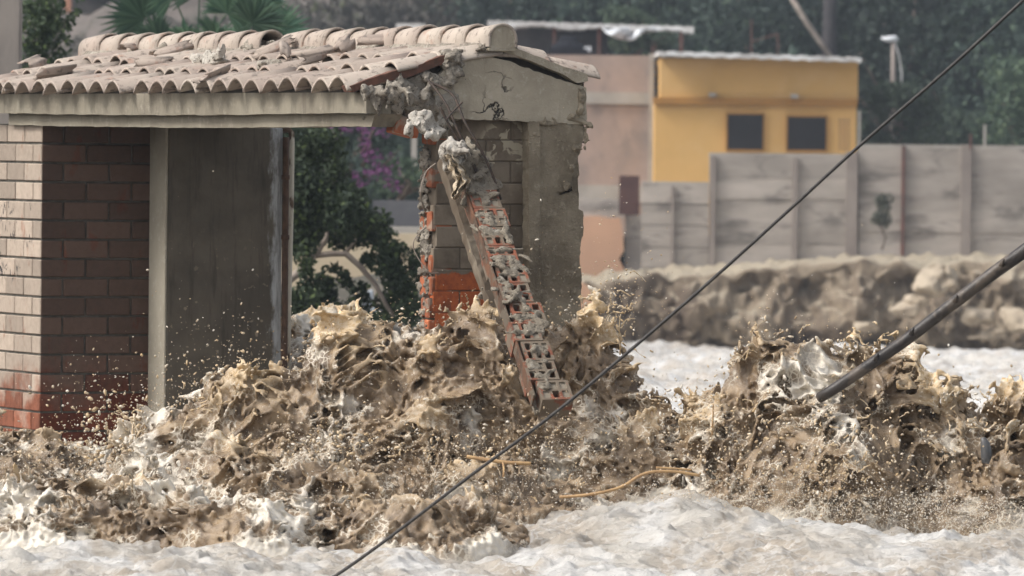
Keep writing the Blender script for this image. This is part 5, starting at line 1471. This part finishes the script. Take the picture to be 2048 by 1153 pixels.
def leaves_mesh(name, lobes, n, size, mat, parent, seed=1, aspect=1.8, shell=0.55, droop=0.0):
    """n small leaf faces spread through a set of ellipsoid lobes (x, y, z, rx, ry, rz)"""
    r = np.random.default_rng(seed)
    L = np.array(lobes, float); vol = (L[:, 3] * L[:, 4] * L[:, 5])**0.75
    k = r.choice(len(L), n, p=vol / vol.sum())
    D = r.normal(size=(n, 3)); D /= np.linalg.norm(D, axis=1)[:, None]
    R = shell + (1 - shell) * r.random(n)**0.6 + r.normal(0, 0.05, n)
    C = L[k, :3] + D * L[k, 3:] * R[:, None]
    A = r.normal(size=(n, 3)) + np.array([0, 0, -droop]); A /= np.linalg.norm(A, axis=1)[:, None]
    Bv = np.cross(A, r.normal(size=(n, 3)) + D * 0.8); Bv /= np.linalg.norm(Bv, axis=1)[:, None]
    s = size * r.uniform(0.6, 1.3, n)
    a = A * (s * 0.5)[:, None]; b = Bv * (s * 0.5 / aspect)[:, None]
    nn = np.cross(A, Bv) * (s * 0.10)[:, None]
    V = np.stack([C - a, C - a * 0.2 + b + nn, C + a, C - a * 0.2 - b + nn], 1).reshape(-1, 3)
    Q = np.arange(n * 4).reshape(n, 4)
    clump = r.random(len(L))
    tv = np.clip(0.55 * r.random(n) + 0.45 * clump[k] , 0, 1); tv[r.random(n) < 0.06] = 1.0
    return mesh_np(name, V, Q, mat, parent, False, {'tint': np.repeat(tv, 4)})
def crown_lobes(r, w, h, n, z0):
    out = []
    for i in range(n):
        a = r.uniform(0, 2*pi); q = math.sqrt(r.random()) * 0.62; z = r.uniform(0.12, 0.86)
        f = 1.0 - abs(z - 0.42) * 0.9
        s = r.uniform(0.22, 0.36)
        out.append((cos(a) * q * w/2 * f * 1.25, sin(a) * q * w/2 * f * 1.25, z0 + z * h, w/2 * s * 1.35, w/2 * s * 1.35, h/2 * s * 1.15))
    return out
def make_tree(name, label, cat, w, h, trunk, nl, leaf, mat, seed, group=None, bark=None):
    r = random.Random(seed)
    root = thing(name, label, cat, group=group)
    m_ = MB()
    pts = [Vector((0, 0, 0)), Vector((r.uniform(-.1, .1), 0, trunk * 0.6)), Vector((r.uniform(-.2, .2), r.uniform(-.2, .2), trunk + h * 0.35)), Vector((r.uniform(-.3, .3), 0, trunk + h * 0.75))]
    rt_ = 0.045 * w
    m_.tube(pts, [rt_, rt_ * 0.8, rt_ * 0.5, rt_ * 0.15], 8)
    for i in range(6):
        a = r.uniform(0, 2*pi); b = pts[1].lerp(pts[2], r.random())
        e = b + Vector((cos(a) * w * 0.34, sin(a) * w * 0.34, h * r.uniform(0.12, 0.35)))
        m_.tube([b, b.lerp(e, 0.5) + Vector((0, 0, -0.05 * h)), e], [rt_ * 0.4, rt_ * 0.28, rt_ * 0.1], 6)
    m_.build('trunk', bark or BARK, root, True)
    leaves_mesh('crown', crown_lobes(r, w, h, 22, trunk), nl, leaf, mat, root, seed)
    return root
def copy_tree(root, loc, rz, sc, label=None):
    r = root.copy(); scene.collection.objects.link(r); r.location = loc; r.rotation_euler = (0, 0, rz); r.scale = sc
    if label: r['label'] = label
    for ch in list(root.children):
        c = ch.copy(); scene.collection.objects.link(c); c.parent = r
    return r
hz = lambda x, y: -4.0 + (y - 172) * 0.20
G1 = 'dark trees covering the hillside'
protos = [make_tree('hillside_tree', 'dark leafy tree in the blurred wood on the hillside', 'tree', 6.0, 6.5, 1.6, 5200, 0.30, LEAF_DARK, 31, G1),
          make_tree('hillside_tree', 'dark leafy tree in the blurred wood on the hillside', 'tree', 5.2, 7.5, 1.8, 5200, 0.28, LEAF_DARK, 32, G1),
          make_tree('hillside_tree', 'dark leafy tree in the blurred wood on the hillside', 'tree', 6.4, 5.6, 1.2, 5200, 0.30, LEAF_MID, 33, G1)]
rr_ = random.Random(77); used = [False] * 3
spots = []
for row, (d, n) in enumerate(((178, 7), (192, 8), (208, 8), (228, 9), (250, 9), (275, 9), (305, 9))):
    for i in range(n):
        px = 960 + (2120 - 960) * (i + 0.5 * (row % 2) + rr_.uniform(-0.2, 0.2)) / (n - 0.5)
        if row == 0 and px < 1250: continue
        spots.append((px, d + rr_.uniform(-4, 4)))
for i, (px, d) in enumerate(spots):
    k = rr_.choice((0, 1, 1, 2, 0)); p = protos[k]; x = (px - 1024) / F * d
    s = rr_.uniform(0.75, 1.1)
    loc = (x, d, hz(x, d) - 1.2); sc = (s, s, s * rr_.uniform(0.9, 1.15))
    if not used[k]:
        used[k] = True; p.location = loc; p.scale = sc
    else: copy_tree(p, loc, rr_.uniform(0, 6.28), sc)
G2 = 'dry scrub on the misty left hillside'
sp_ = make_tree('dry_bush', 'misty grey brown bush on the far left hillside', 'bush', 5.0, 3.6, 0.3, 3600, 0.24, LEAF_SCRUB, 41, G2)
first = True
for row, (d, n) in enumerate(((200, 6), (222, 7), (245, 7), (268, 7))):
    for i in range(n):
        px = -60 + 1060 * (i + 0.5 * (row % 2) + rr_.uniform(-0.2, 0.2)) / n
        x = (px - 1024) / F * d; s = rr_.uniform(0.75, 1.25); loc = (x, d, hz(x, d) - 0.4 + (3.0 if d < 215 else 0.8)); loc = (x, d, hz(x, d) - 0.3)
        if first: first = False; sp_.location = loc; sp_.scale = (s, s, s)
        else: copy_tree(sp_, loc, rr_.uniform(0, 6.28), (s, s, s * rr_.uniform(0.8, 1.2)))
def placed(t, px, py, d, sc=1.0):
    t.location = at(px, py, d); t.scale = (sc, sc, sc); return t
placed(make_tree('round_bush', 'light green bush behind the wall under the street lamp', 'bush', 2.5, 1.7, 0.2, 2600, 0.16, LEAF_MID, 51), 1800, 312, 168)
placed(make_tree('round_bush', 'mid green bush at the right edge above the highest wall', 'bush', 2.6, 2.6, 0.2, 2600, 0.17, LEAF_MID, 52), 2030, 320, 166)
placed(make_tree('round_bush', 'green clump behind the white sagging sheet of the terrace', 'bush', 2.6, 1.3, 0.2, 2200, 0.16, LEAF_MID, 53), 1275, 122, 172)
placed(make_tree('young_tree', 'slim pale green young tree growing against the grey wall', 'tree', 0.55, 0.85, 0.45, 900, 0.085, leaf_mat('dusty_sapling_leaves', (0.14, 0.155, 0.12), (0.21, 0.22, 0.17)), 54), 1764, 500, 147.5)
m_ = MB(); p = at(1657, 240, 186); m_.tube([p + Vector((0, 0, z)) for z in (-1.0, 1.5, 4.5)], [0.24, 0.22, 0.17], 10)
o = m_.build('bare_trunk', rough_mat('dark_trunk_bark', (0.045, 0.04, 0.042), (0.03, 0.028, 0.03), 3, 0.9, 0.3), None, True); tag(o, 'thick dark upright trunk rising behind the yellow house', 'tree trunk')
m_ = MB(); m_.tube([at(1672, 130, 180), at(1640, 85, 180), at(1612, 45, 180), at(1572, -20, 180)], [0.07, 0.08, 0.08, 0.07], 8)
tag(m_.build('bare_trunk', BARKP, None, True), 'thin pale slanting trunk left of the dark upright trunk', 'tree trunk')
for (px, y0, y1, lb) in ((1070, 0, 40, 'thin reddish pole standing above the left end of the white awning'), ):
    pass

# plants seen over and through the gatehouse
t = make_tree('leafy_tree', 'dark leafy tree with yellow green tips beside the concrete post at top left', 'tree', 0.62, 1.1, 1.6, 1500, 0.06, LEAF_NEAR, 61)
t.location = at(95, 130, 58) + Vector((0, 0, -2.3)); t.scale = (1.2, 1.2, 1.15)
# concrete post, top left
o = at(18, 300, 46); m_ = MB(); a = at(-12, 300, 46) - o; b = at(43, -60, 46) - o
m_.box((a.x, 0, -1.8), (b.x, 0.18, b.z), 0.5, None, 0.012)
q = m_.build('concrete_post', rough_mat('weathered_grey_post', (0.30, 0.265, 0.235), (0.22, 0.195, 0.175), 5, 0.9, 0.3, 0.01, 20, (0.16, 0.14, 0.125), 3, (0.55, 0.7), stretch=(1, 1, 0.3))); q.location = o
tag(q, 'thick weathered grey post rising behind the roof at the top left corner', 'post')
simple_box('brick_chimney', 'faint orange brick chimney far behind the post at the top left', 'chimney', 130, -20, 142, 26, 190, 0.6, rough_mat('faded_orange', (0.50, 0.25, 0.16), (0.4, 0.2, 0.13), 1, 0.9, 0))
# fan palm
def palm():
    base = at(395, 330, 60)
    root = thing('fan_palm', 'green fan palm whose leaves stand up behind the tiled ridge', 'palm', (base.x, base.y, 0))
    m_ = MB(); hub = at(395, 118, 60) - root.location
    m_.tube([(0, 0, 0), (0.03, 0, hub.z * 0.5), hub], [0.16, 0.14, 0.12], 12); m_.build('trunk', BARK, root, True)
    r = random.Random(3)
    k = 60 / F
    specs = [(288, 20, 100), (320, 70, 92), (348, -25, 78), (400, -30, 95), (455, 10, 80), (505, 30, 90), (548, 52, 86), (430, 60, 80), (470, 82, 84), (260, 90, 70), (370, 62, 70), (575, 95, 70), (520, -20, 70)]
    for (px, py, R) in specs:
        c = at(px, py + 18, 60 + r.uniform(-0.5, 0.5)) - root.location
        m_ = MB(); dirn = (c - hub).normalized()
        m_.tube([hub, hub.lerp(c, 0.5) + Vector((0, 0, 0.03)), c], [0.012, 0.01, 0.007], 5, 0.5)
        sd = dirn.cross(Vector((r.uniform(-0.5, 0.5), -1, 0.2))).normalized(); nb_ = 30
        for i in range(nb_):
            a = (i / (nb_ - 1) - 0.5) * radians(230)
            v = dirn * cos(a) + sd * sin(a); v = (v + Vector((0, r.uniform(-0.25, 0.25), -0.05))).normalized()
            L = R * k * (0.55 + 0.45 * cos(a * 0.6)) * r.uniform(0.9, 1.05); wv = v.cross(dirn.cross(sd)).normalized() * 0.022
            p1 = c + v * L * 0.55; p2 = c + v * L + Vector((0, 0, -0.03 * abs(sin(a)) - 0.01))
            up = Vector((0, 0.006, 0.004))
            m_.add([c, p1 + wv + up, p2, p1 - wv + up, p1 - up], [(0, 1, 4), (1, 2, 4), (2, 3, 4), (3, 0, 4)], r.random())
        m_.build('palm_leaf', LEAF_PALM, root)
palm()
# shrub with crooked limbs seen through the opening
def door_tree():
    base = at(700, 640, 52)
    root = thing('crooked_shrub', 'dark leafy shrub with crooked bare limbs seen through the gatehouse opening', 'shrub', base)
    rel = lambda px, py, dd=0: at(px, py, 52 + dd) - base
    m_ = MB()
    m_.tube([rel(560, 575), rel(598, 545), rel(632, 508), rel(652, 478), rel(655, 462)], [0.034, 0.032, 0.026, 0.018, 0.010], 8)
    m_.tube([rel(628, 512), rel(662, 508), rel(692, 508), rel(722, 535), rel(752, 572), rel(772, 610), rel(795, 645)], [0.022, 0.024, 0.024, 0.022, 0.020, 0.017, 0.015], 8)
    m_.tube([rel(690, 508), rel(720, 470), rel(745, 430)], [0.016, 0.012, 0.006], 6)
    m_.build('limbs', BARKP, root, True)
    k = 52 / F
    lob = []
    r = random.Random(9)
    for (px, py, rx, rz) in ((600, 330, 50, 60), (640, 290, 60, 40), (590, 430, 40, 60), (640, 400, 55, 50), (690, 430, 50, 45), (720, 470, 45, 30), (665, 350, 40, 50), (600, 610, 45, 40), (650, 590, 26, 60), (690, 625, 40, 24), (610, 520, 22, 40), (780, 500, 40, 26),
                             (790, 560, 28, 50), (810, 610, 30, 40), (760, 470, 36, 22), (740, 640, 60, 14), (830, 530, 20, 40), (580, 260, 30, 40), (690, 560, 18, 22), (735, 520, 16, 20), (630, 460, 40, 40), (680, 480, 40, 22), (590, 490, 30, 30), (620, 570, 26, 30), (750, 440, 40, 26), (700, 400, 40, 34), (640, 640, 60, 14), (780, 610, 40, 30), (670, 540, 14, 14), (600, 380, 50, 60), (800, 560, 40, 40), (820, 620, 30, 40), (770, 530, 34, 26), (720, 600, 24, 40), (610, 460, 40, 60), (650, 600, 30, 40)):
        p = rel(px, py, r.uniform(-0.5, 0.7)); lob.append((p.x, p.y, p.z, rx * k, rx * k, rz * k))
    leaves_mesh('foliage', lob, 11500, 0.060, LEAF_NEAR, root, 5, 1.7, 0.15, 0.5)
door_tree()
M_CREAM = rough_mat('cream_wall', (0.60, 0.50, 0.35), (0.50, 0.41, 0.29), 1.0, 0.9, 0.1)
simple_box('cream_wall', 'cream painted wall glimpsed through the shrub in the opening', 'wall', 560, 468, 850, 628, 74, 0.2, M_CREAM)
simple_box('wall_coping', 'pale coping strip above the cream wall', 'coping', 740, 455, 860, 468, 75, 0.3, M_BANDCON)
simple_box('dark_fence', 'blurred dark grey fence between the pale coping and the green lawn', 'fence', 745, 402, 860, 452, 84, 0.1, M_DKGREY)
simple_box('grey_post', 'pale vertical post far behind the torn brick end', 'post', 822, 262, 834, 340, 100, 0.1, M_BANDCON)
M_TARP = rough_mat('bluish_plastic', (0.40, 0.43, 0.46), (0.28, 0.31, 0.34), 6, 0.6, 0)
o = wblob('tarpaulin', [(738, 600, 60, 9, 20, 0.08), (748, 622, 60, 16, 10, 0.08), (728, 612, 60, 8, 12, 0.06)], 0.014, M_TARP, None, 0.02, 0.12, 3.0, 0.008, crumbs=0)
tag(o, 'pale bluish plastic sheet bundled behind the shrub', 'tarpaulin')
t = make_tree('bougainvillea', 'bougainvillea with magenta blossom seen through the top of the opening', 'bougainvillea', 1.6, 1.9, 0.8, 3400, 0.10, leaf_mat('hazy_vine_leaves', (0.035, 0.05, 0.045), (0.06, 0.085, 0.07)), 71)
t.location = at(700, 480, 86) + Vector((0, 0, -0.5)); t.scale = (1.15, 1, 1.1)
lob = []
r_ = random.Random(2)
for i in range(34):
    p = at(r_.uniform(630, 800), r_.uniform(245, 380), 84.8 + r_.uniform(-.3, .5)) - t.location; lob.append((p.x / 1.15, p.y, p.z / 1.1, r_.uniform(0.05, 0.16), 0.1, r_.uniform(0.05, 0.12)))
leaves_mesh('blossom', lob, 420, 0.05, BLOSSOM, t, 4, 1.2, 0.2)
G3 = 'hazy bushes behind the gatehouse opening'
pb_ = make_tree('hazy_bush', 'hazy blue green bush far behind the opening', 'bush', 2.6, 2.2, 0.2, 2600, 0.14, LEAF_DARK, 81, G3)
pb_.location = at(640, 420, 110) ; pb_.location.z = -0.6
for (px, d, s) in ((780, 112, 1.0), (860, 118, 1.2), (560, 120, 1.2), (720, 128, 1.5), (480, 126, 1.5), (900, 130, 1.4), (330, 120, 1.4), (200, 122, 1.3), (60, 118, 1.4), (620, 132, 1.5)):
    copy_tree(pb_, ((px - 1024) / F * d, d, -0.7), rr_.uniform(0, 6), (s, s, s))
lw = make_tree('hedge_bush', 'soft green low hedge above the dark fence', 'hedge', 1.6, 0.6, 0.05, 1500, 0.07, LEAF_MID, 83)
lw.location = at(800, 405, 90)
# ------------------------------------------------------------------ damp air
def haze():
    m = bpy.data.materials.new('damp_haze'); m.use_nodes = True
    t = m.node_tree; t.nodes.clear()
    out = t.nodes.new('ShaderNodeOutputMaterial'); v = t.nodes.new('ShaderNodeVolumePrincipled')
    v.inputs['Color'].default_value = (0.80, 0.88, 1.0, 1)
    v.inputs['Density'].default_value = 0.00045
    v.inputs['Anisotropy'].default_value = 0.2
    t.links.new(v.outputs[0], out.inputs['Volume'])
    o = MB().box((-60, -6, -9), (60, 440, 64)).build('haze', m)
    tag(o, kind='stuff'); o['label'] = 'thin damp haze over the river valley'; o['category'] = 'haze'
haze()
